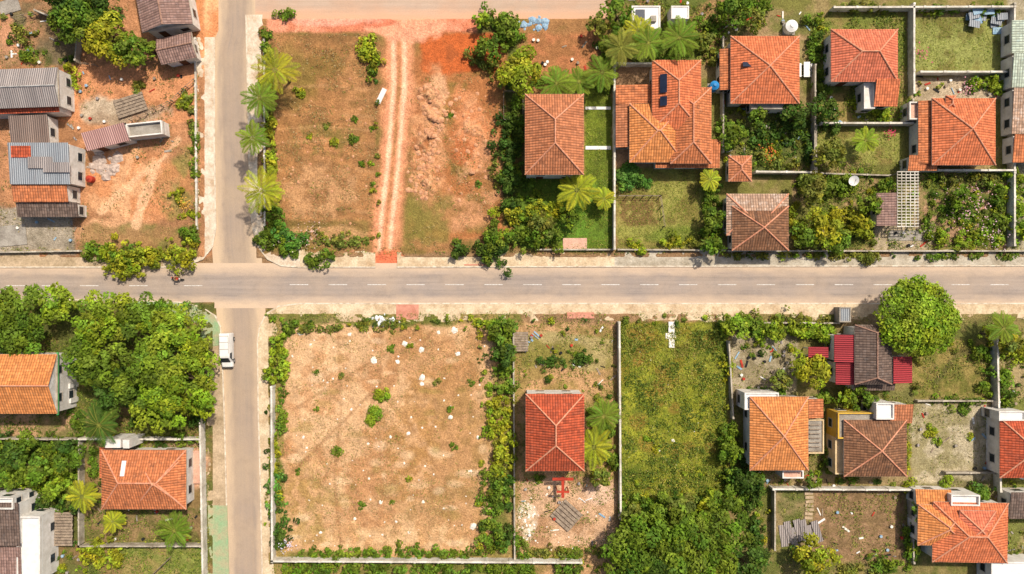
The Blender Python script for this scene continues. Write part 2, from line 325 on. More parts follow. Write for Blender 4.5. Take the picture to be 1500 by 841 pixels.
def strip2(name,A,B,z,mat,th=None):
    V=[];n=len(A)
    for a,b in zip(A,B): V+=[W(*a)+(z,),W(*b)+(z,)]
    Fs=[(2*i,2*i+2,2*i+3,2*i+1) for i in range(n-1)]
    if th:
        o=len(V); V+=[(x,y,z-th) for x,y,_ in V]
        Fs+=[(2*i,o+2*i,o+2*i+2,2*i+2) for i in range(n-1)]+[(2*i+1,2*i+3,o+2*i+3,o+2*i+1) for i in range(n-1)]
        Fs+=[(0,1,o+1,o),(2*n-2,o+2*n-2,o+2*n-1,2*n-1)]
    me=D.meshes.new(name); me.from_pydata(V,[],Fs); me.materials.append(mat)
    uvl=me.uv_layers.new(name='UVMap'); L=[0]
    for i in range(1,n): L.append(L[-1]+math.dist(V[2*i-2][:2],V[2*i][:2]))
    for lp in me.loops:
        vi=lp.vertex_index%(2*n); i=vi//2; w=math.dist(V[2*i][:2],V[2*i+1][:2]); uvl.data[lp.index].uv=((-w/2 if vi%2==0 else w/2),L[i]+30)
    bm=bmesh.new(); bm.from_mesh(me); bmesh.ops.recalc_face_normals(bm,faces=bm.faces)
    if not th:
        for f in bm.faces:
            if f.normal.z<0: f.normal_flip()
    bm.to_mesh(me); bm.free()
    o=D.objects.new(name,me); return link(o)
vc=[(345,-900,24,27),(344,45,24,30),(340,75,34,34),(341,200,36,36),(345,340,36,36),(354,470,36,36),(358,640,36,36),(360,841,36,36),(362,1700,36,36)]
strip2('road',[(x-l,y) for x,y,l,r in vc],[(x+r,y) for x,y,l,r in vc],.016,RV)
hc=[(x,417.5) for x in range(-1500,3001,300)]
strip2('road',[(x,y-32) for x,y in hc],[(x,y+34) for x,y in hc],.022,RH)
strip2('road',[(366,-40),(600,-40),(890,-40)],[(366,34),(600,34),(890,34)],.012,RT)
t=NT('worn_white_marking'); p=t.pos(); nn=t.ramp(t.noise(p,5,4,.7),.42,.6); LM=t.fin(t.mix(nn,lin((234,230,224)),lin((190,178,166))),.8)
mk=MB()
xs=[-60,10,62,118,190,270]+list(range(425,1500,57))
for x in xs:
    a=W(x,418.5 if x<300 else 417); mk.box(a[0]+1.3,a[1],.026,2.7,.11,.004,LM)
mk.build('road_marking')
# ------------------------------------------------------------ pavements
PB=M('pavement_beige',(226,204,170),(190,160,124),scale=.5,fine=.28,g=.85); PW=M('pavement_white',(230,214,192),(196,168,138),scale=.5,fine=.25,g=.85)
PG=M('pavement_grey',(202,190,170),(160,146,124),scale=.5,fine=.28); PGR=M('pavement_green_paint',(146,174,130),(178,164,130),scale=.6,fine=.2); KB=M('kerb_stone',(234,220,198),(190,168,142),scale=1.5,fine=.25,g=.85)
PDL=M('pavement_dirt',(202,176,144),(160,138,106),scale=.5,fine=.3)
def dens(A,B):
    a2=[];b2=[]
    for i in range(len(A)-1):
        L=max(math.dist(A[i],A[i+1]),math.dist(B[i],B[i+1])); n=max(1,int(L/9)) if L<1300 else 1
        for k in range(n):
            t_=k/n; a2.append((A[i][0]+(A[i+1][0]-A[i][0])*t_,A[i][1]+(A[i+1][1]-A[i][1])*t_)); b2.append((B[i][0]+(B[i+1][0]-B[i][0])*t_,B[i][1]+(B[i+1][1]-B[i][1])*t_))
    a2.append(A[-1]); b2.append(B[-1]); return a2,b2
def pave(A,B,mat,kerb=True):
    a2,b2=dens(A,B); b3=[]
    for a,b in zip(a2,b2):
        j=(float(vn(np.array(b[0]),np.array(b[1]),14,4))-.5)*6+random.uniform(-.8,.8)-1; d=math.dist(a,b); b3.append((b[0]+(b[0]-a[0])/d*j,b[1]+(b[1]-a[1])/d*j))
    strip2('pavement',a2,b3,.14,mat,.24)
    if kerb:
        K=[(a[0]+(b[0]-a[0])*1.6/math.dist(a,b),a[1]+(b[1]-a[1])*1.6/math.dist(a,b)) for a,b in zip(A,B)]
        A2=[(a[0]-(b[0]-a[0])*.3/math.dist(a,b),a[1]-(b[1]-a[1])*.3/math.dist(a,b)) for a,b in zip(A,B)]
        strip2('kerb',A2,K,.155,KB,.25)
pave([(360,22),(363,150),(366,300),(370,335),(378,362),(392,380),(412,390),(440,392)],[(386,22),(386,150),(386,300),(387,325),(390,343),(398,355),(412,363),(440,366)],PW)
pave([(440,392),(550,392)],[(440,366),(550,367)],PB); pave([(582,392),(900,391)],[(582,367),(900,367)],PB); pave([(900,391),(1500,390),(2600,390)],[(900,367),(1500,367),(2600,367)],PG)
pave([(315,55),(315,200),(317,335),(312,362),(298,380),(275,389),(240,392)],[(289,55),(289,200),(290,335),(288,350),(281,359),(265,365),(240,367)],PW)
pave([(240,392),(0,392),(-1200,392)],[(240,367),(0,367),(-1200,367)],PDL)
pave([(-1200,437),(0,437),(190,440)],[(-1200,446),(0,446),(190,452)],PDL)
pave([(190,440),(262,442),(296,449),(316,462),(324,478),(326,505)],[(190,452),(250,456),(276,464),(286,476),(290,490),(296,510)],PGR)
pave([(326,505),(330,620),(333,740)],[(300,510),(303,620),(304,740)],PDL); pave([(333,740),(336,841),(338,1700)],[(304,740),(305,841),(307,1700)],PGR,False)
pave([(386,1700),(384,841),(381,700),(378,600),(377,500),(380,478),(390,459),(408,448),(440,444)],[(406,1700),(404,841),(403,700),(402,600),(402,500),(404,488),(410,479),(422,473),(440,471)],PB)
pave([(440,444),(860,444),(1290,444)],[(440,471),(860,471),(1290,470)],PB); pave([(1290,444),(1500,444),(2600,444)],[(1290,468),(1500,468),(2600,468)],PB)
# ------------------------------------------------------------ foliage
def unit(v): return v/np.maximum(np.linalg.norm(v,axis=-1,keepdims=True),1e-6)
def leaves(Cn,Nm,s,asp=.55):
    n=len(Cn); r=rng.normal(size=(n,3)); tt=unit(np.cross(Nm,r)); b=np.cross(Nm,tt); s=s[:,None]
    return np.stack([Cn+tt*s,Cn+b*s*asp,Cn-tt*s,Cn-b*s*asp],1).reshape(-1,3)
def lobes_to_leaves(lobes,ls,dens,tint,var=.35):
    Vs=[];Cs=[]
    for (x,y,z,r,sq) in lobes:
        n=max(14,int(dens*2*math.pi*r*r/(ls*ls)))
        d=rng.normal(size=(n,3)); d[:,2]=np.abs(d[:,2])*1.0-.25; d=unit(d)
        rr=r*(.62+.45*rng.random(n)**.6); bum=1+.22*np.sin(d[:,0]*7+x)*np.sin(d[:,1]*7+y)
        c=np.stack([x+d[:,0]*rr*bum,y+d[:,1]*rr*bum,z+d[:,2]*rr*sq],-1)
        nm=unit(d*.8+np.array([0,0,.45])+rng.normal(size=(n,3))*.45)
        Vs.append(leaves(c,nm,ls*(.6+.8*rng.random(n))))
        lt=tint*(1+var*rng.uniform(-1,1))*np.array([1+rng.uniform(-.15,.3),1,1+rng.uniform(-.3,.3)])
        cc=lt*(1+.4*rng.uniform(-1,1,n))[:,None]; Cs.append(np.repeat(cc,4,0))
    V=np.concatenate(Vs); return V,np.clip(np.concatenate(Cs),.004,.6)
T={'mid':np.array((.125,.205,.018)),'yel':np.array((.27,.31,.02)),'dk':np.array((.065,.125,.016)),'lime':np.array((.21,.31,.022)),'olive':np.array((.17,.2,.03)),'pure':np.array((.09,.21,.03))}
def tree(px,py,r,h,tint='mid',ls=.25,name='broadleaf_tree',sq=.8,nl=None,rnd=1.0):
    R_=r*S; x,y=W(px,py,h*.7); g=gz(*W(px,py)); e=empty(name,x,y,0)
    nl=nl or int(14+R_*R_*1.15); lob=[]
    for i in range(nl):
        a=random.uniform(0,2*math.pi) if i else 0; q=math.sqrt(random.random())*.82; 
        lr=R_*random.uniform(.17,.34)*(1.15-.3*q); 
        if R_>4: lr*=.75
        zz=h*.45+(h*.5)*math.sqrt(max(0,1-q*q))-lr*.4+random.uniform(-.14,.08)*h*rnd
        sx=1+.14*math.sin(a*3+px)*rnd
        lob.append((math.cos(a)*q*R_*sx,math.sin(a)*q*R_*sx,zz,lr,sq))
    V,Cc=lobes_to_leaves(lob,ls,.95,T[tint]); mesh_np('crown',V,len(V)//4,Cc,LEAF,e)
    mb=MB(); top=h*.5; mb.cyl((0,0,g-.2),(0.1,0,top),.05*R_+.1,.03*R_+.06,TRUNK,7)
    for i in range(6):
        L=random.choice(lob); mb.cyl((0.05,0,top*random.uniform(.6,1)),(L[0]*.8,L[1]*.8,L[2]),.03*R_+.04,.02,TRUNK,5)
    mb.build('trunk',e); return e
def hedge(pts,w,h,tint='mid',ls=.2,name='hedge',sp=.5,jh=.5):
    lob=[]; w*=S
    for (a,b) in zip(pts[:-1],pts[1:]):
        A=W(*a);B=W(*b); L=math.dist(A,B); n=max(1,int(L*w/(sp*sp*1.5)))
        for i in range(n):
            t_=random.random(); off=random.gauss(0,.33)*w; dx,dy=(B[0]-A[0])/max(L,.1),(B[1]-A[1])/max(L,.1)
            x=A[0]+(B[0]-A[0])*t_-dy*off; y=A[1]+(B[1]-A[1])*t_+dx*off; nz=float(vn(np.array(x),np.array(y),1.9,5))
            if nz<.2: continue
            hh=h*(1-jh+jh*2*nz*.9)*random.uniform(.6,1.15); r=sp*random.uniform(.45,1.3)
            k=(H-hh*.6)/H
            lob.append((x*k,y*k,max(.1,hh-r*.8),r,1.0))
            if hh>1.3: lob.append((x*k+random.uniform(-.3,.3),y*k+random.uniform(-.3,.3),hh*.35,r*.9,1.0))
    if not lob: return
    V,Cc=lobes_to_leaves(lob,ls,.8,T[tint],.45); return mesh_np(name,V,len(V)//4,Cc,LEAF)
def shrub(px,py,r,h=1.0,tint='mid',name='shrub',ls=.15):
    R_=r*S; x,y=W(px,py); lob=[]
    for i in range(max(3,int(5+R_*4))):
        a=random.uniform(0,6.28); q=math.sqrt(random.random())*.75; lr=R_*random.uniform(.25,.55); lob.append((x+math.cos(a)*q*R_,y+math.sin(a)*q*R_,h*.55*random.uniform(.5,1.1),lr,.9))
    V,Cc=lobes_to_leaves(lob,ls,.9,T[tint],.3); return mesh_np(name,V,len(V)//4,Cc,LEAF)
FROND=M('frond_stem',(150,150,60),(110,115,45),bump=0)
def palm(px,py,r=26,h=5.5,tint='mid',nf=18):
    x,y=W(px,py,h); e=empty('palm_tree',x,y,0); R_=r*S; Vs=[];Cs=[]
    mb=MB(); pts=[(random.uniform(-.5,.5)*(1-i/5),random.uniform(-.1,.1),h*i/5) for i in range(6)]
    for i in range(5): mb.cyl(pts[i],pts[i+1],.2-.018*i,.2-.018*(i+1),TRUNK,8)
    tx,ty,tz=pts[-1]; base=T[tint]*1.1
    for i in range(nf):
        az=2*math.pi*i/nf*2.4+random.uniform(-.15,.15); L=R_*random.uniform(.8,1.1); el=random.uniform(-.1,.75); dr=random.uniform(.5,1.0)
        dx,dy=math.cos(az),math.sin(az); lt=base*random.uniform(.75,1.35)*np.array([random.uniform(.9,1.3),1,1]); prev=None
        for j in range(17):
            t_=j/16; d=L*t_; z=tz+math.sin(el)*d*.8-dr*L*.45*t_*t_; q=np.array([tx+dx*d,ty+dy*d,z])
            if prev is not None and j%4==0: mb.cyl(tuple(prev),tuple(q),.035,.025,TRUNK if t_<.2 else FROND,4); prev=q
            if prev is None: prev=q
            if j<2: continue
            ll=L*.25*math.sin(math.pi*(.12+.8*t_))+.12
            for s_ in (-1,1):
                dd=unit(np.array([-dy*s_*.85+dx*.6,dx*s_*.85+dy*.6,-.3+random.uniform(-.15,.1)])); wv=np.array([dx,dy,0])*.08
                Vs.append(np.array([q,q+dd*ll*.5+wv,q+dd*ll,q+dd*ll*.5-wv])); Cs.append(np.repeat((lt*random.uniform(.8,1.2))[None],4,0))
    mesh_np('fronds',np.concatenate(Vs),len(Vs),np.concatenate(Cs),LEAF,e); mb.build('trunk',e); return e
def grass(name,regions,size,cols,clump=0,thr=.0,h=.12,asp=.35,up=.5,seed=71):
    Cn=[]
    for (x0,y0,x1,y1,dn) in regions:
        A=W(x0,y1);B=W(x1,y0); n=int((B[0]-A[0])*(B[1]-A[1])*dn); x=rng.uniform(A[0],B[0],n); y=rng.uniform(A[1],B[1],n)
        if clump:
            k=fbm(x,y,clump,seed,4); m=rng.random(n)<sst(k,thr-.06,thr+.1); x=x[m];y=y[m]
        i=np.clip(np.round((x+80)/.2).astype(int),0,NX-1); j=np.clip(np.round((y+46)/.2).astype(int),0,NY-1)
        z=Zc[j,i]+rng.random(len(x))*h; Cn.append(np.stack([x,y,z],-1))
    Cn=np.concatenate(Cn); n=len(Cn); nm=unit(np.array([0,0,up])+rng.normal(size=(n,3))*.4)
    V=leaves(Cn,nm,size*(.5+rng.random(n)),asp); cl=np.array(cols); k=rng.integers(0,len(cl),n)
    c=cl[k]*(1+.35*rng.uniform(-1,1,n))[:,None]; return mesh_np(name,V,n,np.repeat(c,4,0),GRASSM)
g_l=[(.17,.23,.025),(.25,.28,.03),(.12,.18,.02),(.3,.28,.07)]; g_d=[(.38,.27,.12),(.28,.21,.08),(.2,.19,.05),(.46,.34,.17)]; g_m=[(.2,.19,.05),(.14,.17,.035),(.32,.24,.11)]
g_y=[(.32,.33,.05),(.26,.29,.035),(.38,.3,.08)]; g_k=[(.085,.135,.02),(.12,.17,.02),(.065,.1,.015)]
grass('grass',[(908,474,1062,860,34)],.13,g_l,clump=3,thr=.3,h=.25)
grass('grass',[(908,474,1062,860,36)],.14,g_y,clump=2.2,thr=.53,h=.3,seed=12)
grass('grass',[(908,474,1062,860,46)],.16,g_k,clump=1.7,thr=.53,h=.4,seed=33)
grass('grass',[(418,478,720,806,20)],.11,g_d,clump=3.5,thr=.5,h=.12)
grass('grass',[(418,478,720,806,14)],.11,g_l,clump=1.3,thr=.66,h=.2,seed=5)
grass('grass',[(395,50,555,365,26),(598,110,740,362,18)],.11,g_d,clump=2.0,thr=.5,h=.15)
grass('grass',[(395,50,555,365,16),(590,110,745,362,18)],.12,g_m+g_l[:1],clump=1.6,thr=.66,h=.2,seed=8)
grass('grass',[(857,118,895,365,45),(775,265,895,365,45),(905,248,1045,362,30),(1196,187,1322,300,30),(1338,27,1468,106,26)],.11,g_l,clump=2,thr=.38,h=.12)
grass('grass',[(1060,160,1190,250,40),(1190,20,1325,180,36),(1165,240,1350,365,40),(1350,252,1472,362,40),(900,0,1055,95,35)],.16,g_l+g_k,clump=2,thr=.45,h=.35)
grass('grass',[(757,476,902,840,26),(1070,580,1335,840,26),(1338,500,1450,584,34),(1336,590,1450,712,10),(1460,480,1520,840,40),(1070,495,1165,575,12)],.14,g_m+g_l,clump=1.8,thr=.5,h=.25)
grass('grass',[(0,445,300,640,35),(0,642,125,742,60),(126,745,300,841,30),(0,640,300,660,20)],.16,g_l+g_k,clump=2,thr=.42,h=.3)
grass('grass',[(0,0,290,370,18)],.13,g_m,clump=2.4,thr=.57,h=.2)
grass('grass',[(388,455,1060,475,40),(440,362,1500,373,34),(384,50,392,360,40),(400,476,418,841,50),(284,60,294,340,40),(0,362,290,372,30),(298,500,308,841,30),(1060,464,1500,476,34)],.12,g_m+g_l,clump=1.2,thr=.5,h=.26)
def planting(x0,y0,x1,y1,n,tints=('mid','yel','dk','lime','olive'),hm=1.0):
    for tn in tints:
        lob=[]
        for i in range(max(1,n//len(tints))):
            x,y=W(random.uniform(x0,x1),random.uniform(y0,y1)); r0=random.uniform(.15,.55)
            for k in range(3): lob.append((x+random.uniform(-.3,.3),y+random.uniform(-.3,.3),.1+random.uniform(0,.5)*hm,r0*random.uniform(.5,1),1.0))
        V,Cc=lobes_to_leaves(lob,.15,.8,T[tn],.4); mesh_np('garden_plants',V,len(V)//4,Cc,LEAF)
for a in ((1355,256,1470,360,70),(1100,180,1185,248,40),(1060,160,1100,250,20),(1190,20,1215,180,22),(1165,250,1280,362,60),(905,0,1055,95,45),(5,645,122,740,70),(60,790,125,841,16),(1462,490,1500,600,22),(1462,700,1500,820,14),(760,478,900,570,18),(858,575,902,700,22),(1070,690,1330,712,22),(1092,735,1125,800,16),(1340,500,1450,520,12),(392,50,402,340,26),(545,120,556,350,14),(735,120,768,330,30),(390,470,420,800,30),(5,20,120,98,24),(130,640,298,658,18),(1205,570,1335,600,16),(1338,120,1475,142,14),(1455,600,1462,710,6),(757,800,900,835,22),(1065,500,1160,520,10),(440,470,720,482,16),(1480,10,1500,360,12),(200,455,300,640,24),(910,690,1060,760,40),(390,462,1060,474,26),(700,480,720,800,24),(1100,370,1480,376,16)): planting(*a)
for a in [(110,25,38,6,'mid'),(155,55,36,6,'yel'),(190,75,30,5,'mid'),(100,-10,40,7,'dk'),(215,70,16,4,'mid'),(150,15,30,5,'dk'),
 (765,105,34,5.5,'yel'),(720,70,24,4,'mid'),(745,40,22,4,'mid'),(705,30,14,3,'lime'),
 (30,470,52,6.5,'mid'),(75,445,32,6,'lime'),(-10,450,45,7,'mid'),(5,500,26,5,'dk'),
 (150,470,50,8,'lime'),(130,525,40,7,'mid'),(205,470,36,7,'mid'),(250,495,50,8,'lime'),(200,545,55,8.5,'mid'),(280,560,52,8,'lime'),(235,590,46,7.5,'lime'),(295,520,30,6,'lime'),(165,570,34,7,'dk'),
 (940,800,52,7,'mid'),(1000,790,50,7.5,'mid'),(1060,770,42,7,'mid'),(1040,830,46,7,'mid'),(960,850,50,7,'dk'),(905,835,24,5,'mid'),(1095,830,24,5,'dk'),(1000,745,26,5,'olive'),
 (1195,818,32,5,'yel'),(1190,275,26,5,'olive'),(1205,330,30,5,'yel'),(1180,345,24,4.5,'mid'),(1225,350,22,4,'mid'),(1215,225,24,4.5,'olive'),
 (1070,195,24,4.5,'mid'),(1165,170,22,4,'dk'),(1205,160,24,4,'dk'),(1045,320,20,4,'mid'),(1045,360,18,4,'mid'),(1108,170,16,3.5,'mid'),
 (1185,540,30,5,'yel'),(1140,560,20,4,'olive'),(1080,475,22,4,'lime'),(905,20,26,5,'mid'),(900,60,22,5,'mid'),(1080,15,26,5,'mid'),(1100,30,22,4,'olive'),(875,40,18,4,'olive'),
 (1265,585,20,4,'mid'),(1240,585,16,3.5,'lime'),(1095,700,24,4,'dk'),(1070,660,20,4,'mid'),(1275,300,18,3.5,'mid'),(1265,330,16,3.5,'yel'),(1410,290,20,3,'mid'),
 (1480,500,18,4,'olive'),(1450,490,16,3.5,'yel'),(1110,810,20,4,'dk'),(735,480,22,4,'mid'),(735,520,18,4,'dk'),
 (880,700,18,4,'olive'),(50,690,26,4,'mid'),(20,670,22,4,'dk'),(100,680,20,4,'mid'),(75,720,18,3.5,'lime'),(95,655,16,3.5,'dk'),(40,650,16,3.5,'mid'),(10,710,18,3.5,'mid'),
 (835,318,18,3.5,'mid'),(795,330,20,3.5,'olive'),(1060,735,24,4.5,'mid'),(925,760,22,4,'olive'),(970,748,24,4,'mid'),(1040,740,22,4,'yel'),(1190,705,12,3,'mid')]: tree(*a)
tree(1342,466,60,8,'lime',ls=.22,nl=120,sq=.95,rnd=.15)
for a in [(403,103,30,6,'yel'),(380,143,25,6,'mid'),(370,203,23,6,'mid'),(383,280,32,6,'yel'),(815,122,26,4,'mid'),(848,120,20,4,'mid'),(882,105,26,4.5,'mid'),(845,278,30,4,'yel'),(885,292,16,3,'yel'),(995,55,28,6,'mid'),(950,62,26,5.5,'mid'),(910,70,26,5.5,'olive'),(935,45,22,5,'yel'),(1268,205,18,3.5,'lime'),
 (870,655,28,4.5,'yel'),(885,610,24,4.5,'mid'),(145,622,30,5.5,'dk'),(255,778,26,3.5,'mid'),(165,765,16,2.5,'yel'),(120,728,22,4,'yel'),(1040,262,16,3,'yel'),(1470,480,24,4,'mid'),(1355,750,18,3,'mid')]: palm(*a)
HG=[([(150,380),(285,375)],34,1.9,'yel'),([(125,370),(200,378)],22,1.6,'mid'),([(265,350),(285,335)],20,1.4,'mid'),([(150,395),(205,392)],14,1.6,'yel'),
([(400,300),(394,365),(430,378),(490,375)],26,1.4,'mid'),([(395,170),(398,290)],14,1.2,'yel'),([(388,45),(395,150)],12,1.2,'mid'),([(440,350),(545,352)],16,.9,'olive'),([(400,335),(445,360)],24,1.4,'pure'),
([(392,25),(430,18)],12,1.2,'mid'),([(530,50),(548,100)],22,1.3,'yel'),([(545,60),(548,125)],10,1.0,'mid'),
([(700,20),(760,60)],26,1.6,'mid'),([(690,70),(740,120)],20,1.2,'olive'),
([(665,368),(745,368)],28,1.9,'dk'),([(710,345),(820,340)],40,2.3,'mid'),([(720,320),(830,312)],24,1.8,'yel'),([(745,170),(748,310)],26,2.0,'dk'),([(758,130),(758,320)],10,1.4,'mid'),([(720,220),(735,300)],12,.9,'olive'),
([(400,470),(430,480)],20,1.4,'mid'),([(410,490),(408,560)],24,1.3,'lime'),([(412,560),(410,640)],14,1.1,'mid'),([(408,690),(408,760)],18,1.2,'pure'),([(412,760),(412,800)],24,1.3,'dk'),([(400,640),(410,740)],10,.9,'yel'),
([(425,482),(600,478)],10,.6,'olive'),([(430,810),(720,808)],14,.8,'mid'),([(415,832),(850,836)],20,1.3,'mid'),
([(738,470),(742,580)],26,1.8,'mid'),([(735,580),(735,700)],26,1.7,'yel'),([(725,690),(725,810)],34,1.7,'mid'),([(742,700),(742,800)],12,1.6,'dk'),([(715,560),(718,640)],12,.9,'lime'),([(700,470),(720,500)],14,.9,'yel'),
([(870,600),(895,690)],26,1.5,'mid'),([(860,640),(870,700)],16,1.2,'yel'),([(790,530),(865,528)],16,.9,'dk'),([(765,810),(880,812)],14,.9,'olive'),([(760,790),(770,830)],16,1.,'mid'),
([(1062,620),(1075,740)],24,2.0,'mid'),([(1080,680),(1110,730)],34,2.4,'dk'),([(1065,520),(1070,600)],12,1.3,'yel'),([(1055,470),(1110,478)],24,1.6,'mid'),([(1110,485),(1225,488)],24,1.7,'lime'),([(1130,465),(1215,468)],12,1.1,'olive'),
([(1095,735),(1110,800)],22,1.6,'dk'),([(1270,820),(1330,835)],20,1.4,'mid'),([(1230,835),(1300,840)],14,1.1,'olive'),([(1330,760),(1335,820)],16,1.2,'mid'),([(1325,600),(1330,700)],8,.8,'yel'),([(1355,588),(1445,588)],10,.9,'mid'),
([(1440,500),(1445,580)],14,1.3,'mid'),([(1465,490),(1500,530)],26,1.8,'yel'),([(1470,540),(1475,600)],16,1.4,'mid'),([(1425,715),(1450,735)],22,1.4,'pure'),([(1330,700),(1330,720)],16,1.1,'yel'),([(1340,575),(1345,510)],10,1.,'olive'),
([(1300,262),(1300,290)],22,1.6,'mid'),([(1355,262),(1355,350)],14,1.2,'mid'),([(1375,265),(1465,262)],18,1.2,'olive'),([(1370,352),(1470,352)],18,1.3,'lime'),([(1380,300),(1460,330)],36,.9,'mid'),([(1460,270),(1465,350)],14,1.2,'mid'),([(1485,250),(1500,360)],22,1.4,'lime'),
([(1170,265),(1250,270)],22,1.8,'mid'),([(1160,300),(1170,360)],16,1.5,'yel'),([(1225,310),(1275,345)],26,1.6,'yel'),([(1185,190),(1188,245)],14,1.4,'dk'),([(1140,175),(1225,185)],16,1.5,'dk'),([(1100,195),(1180,205)],26,.9,'dk'),([(1110,235),(1180,240)],14,1.1,'olive'),
([(1060,180),(1062,225)],18,1.6,'mid'),([(1040,260),(1045,365)],20,1.7,'mid'),([(970,350),(1010,355)],14,1.2,'yel'),([(1010,348),(1040,362)],16,1.3,'olive'),([(905,262),(940,262)],14,1.4,'pure'),([(925,350),(945,370)],14,1.0,'yel'),
([(1185,25),(1210,140)],18,1.4,'mid'),([(1200,50),(1212,70)],18,1.6,'dk'),([(1330,150),(1330,175)],16,1.2,'mid'),([(1425,120),(1475,125)],18,1.2,'lime'),([(1060,5),(1130,12)],24,2.0,'mid'),([(960,85),(1060,30)],30,1.4,'mid'),([(1020,60),(1060,90)],26,1.5,'olive'),([(1245,150),(1310,175)],14,.9,'lime'),([(1220,10),(1320,12)],12,1.2,'olive'),([(1345,15),(1470,14)],10,1.1,'mid'),
([(80,110),(80,100)],14,1.2,'mid'),([(30,40),(45,90)],14,1.2,'olive'),([(100,95),(115,130)],18,1.3,'yel'),([(270,130),(285,200)],12,.9,'olive'),([(255,280),(285,320)],18,.8,'yel'),([(285,195),(283,260)],10,.7,'mid'),
([(0,660),(120,660)],26,1.6,'mid'),([(5,700),(115,705)],44,1.2,'lime'),([(30,735),(125,745)],18,1.3,'dk'),([(120,815),(178,815)],36,1.5,'yel'),([(0,640),(60,648)],10,1.2,'dk'),([(100,600),(125,635)],16,1.3,'mid'),([(190,615),(300,610)],16,1.6,'dk'),([(195,450),(280,452)],12,.8,'mid'),([(130,650),(145,735)],12,1.,'mid'),([(255,640),(290,650)],10,1.3,'mid'),
([(820,262),(865,270)],14,1.3,'yel'),([(775,262),(780,300)],16,1.2,'mid'),([(775,120),(900,124)],16,1.4,'mid'),([(880,20),(885,90)],14,1.4,'mid'),([(1155,575),(1095,572)],10,1.,'mid'),([(1200,660),(1215,690)],14,1.2,'mid'),([(1190,600),(1215,575)],14,1.5,'mid'),
([(1060,375),(1290,374)],8,.8,'olive'),([(1340,376),(1490,376)],8,.6,'mid'),([(910,745),(1060,740)],26,1.5,'mid')]
for a in HG: hedge(*a)
for (x,y,r,h,tn) in [(560,578,12,.7,'lime'),(547,610,15,.8,'lime'),(495,660,8,.5,'mid'),(438,690,5,.4,'mid'),(463,545,5,.4,'mid'),(573,510,7,.5,'mid'),(600,505,6,.5,'yel'),(640,560,6,.5,'olive'),(660,600,6,.4,'mid'),(530,740,7,.4,'mid'),(600,700,6,.4,'yel'),(575,735,5,.4,'mid'),(665,655,7,.5,'mid'),(500,550,6,.5,'olive'),(690,560,6,.5,'mid'),(465,600,5,.4,'mid'),(520,205,9,.6,'mid'),(490,210,8,.6,'yel'),(520,175,6,.4,'mid'),(440,135,9,.6,'yel'),(700,270,6,.5,'mid'),(660,170,5,.4,'mid'),(735,340,10,.8,'lime'),
 (920,262,20,1.6,'pure'),(945,265,11,1.3,'pure'),(1275,378,14,1.6,'olive'),(270,150,12,.9,'yel'),(205,130,10,.8,'olive'),(1360,630,10,.9,'yel'),(1370,645,8,.7,'lime'),(1410,600,10,.8,'mid'),(1420,640,6,.5,'yel'),(40,80,14,1.2,'mid'),(950,640,8,.6,'lime'),(960,655,8,.6,'yel'),(1165,810,14,1.2,'mid'),(1430,720,16,1.5,'mid'),(1385,705,10,1.,'lime'),(1100,520,5,.5,'mid'),(840,810,10,.8,'mid'),(790,700,8,.6,'mid'),(545,190,5,.4,'mid'),(478,185,6,.4,'olive'),(455,200,5,.4,'yel'),(530,240,6,.4,'mid')]: shrub(x,y,r,h,tn)
def flowers(px,py,r,n,c):
    x,y=W(px,py); q=rng.normal(size=(n,2))*r*S*.5; Cn=np.stack([x+q[:,0],y+q[:,1],.5+rng.random(n)*.9],-1); nm=unit(np.array([0,0,1])+rng.normal(size=(n,3))*.3)
    V=leaves(Cn,nm,.07+.08*rng.random(n),.8); cc=lin(c)*(1+.2*rng.uniform(-1,1,n))[:,None]; mesh_np('flowering_plant',V,n,np.repeat(np.clip(cc,0,.85),4,0),GRASSM)
flowers(1412,300,38,200,(235,185,195)); flowers(1450,345,22,60,(230,195,205)); flowers(1345,80,12,30,(225,110,140)); flowers(455,345,22,60,(228,190,180)); flowers(1120,225,14,70,(215,120,60)); flowers(1300,195,7,40,(220,70,110)); flowers(1413,130,10,50,(225,160,175)); flowers(420,350,14,40,(235,215,200)); flowers(275,300,10,80,(225,170,80)); flowers(420,795,12,60,(225,215,235)); flowers(1020,835,16,60,(200,120,190))
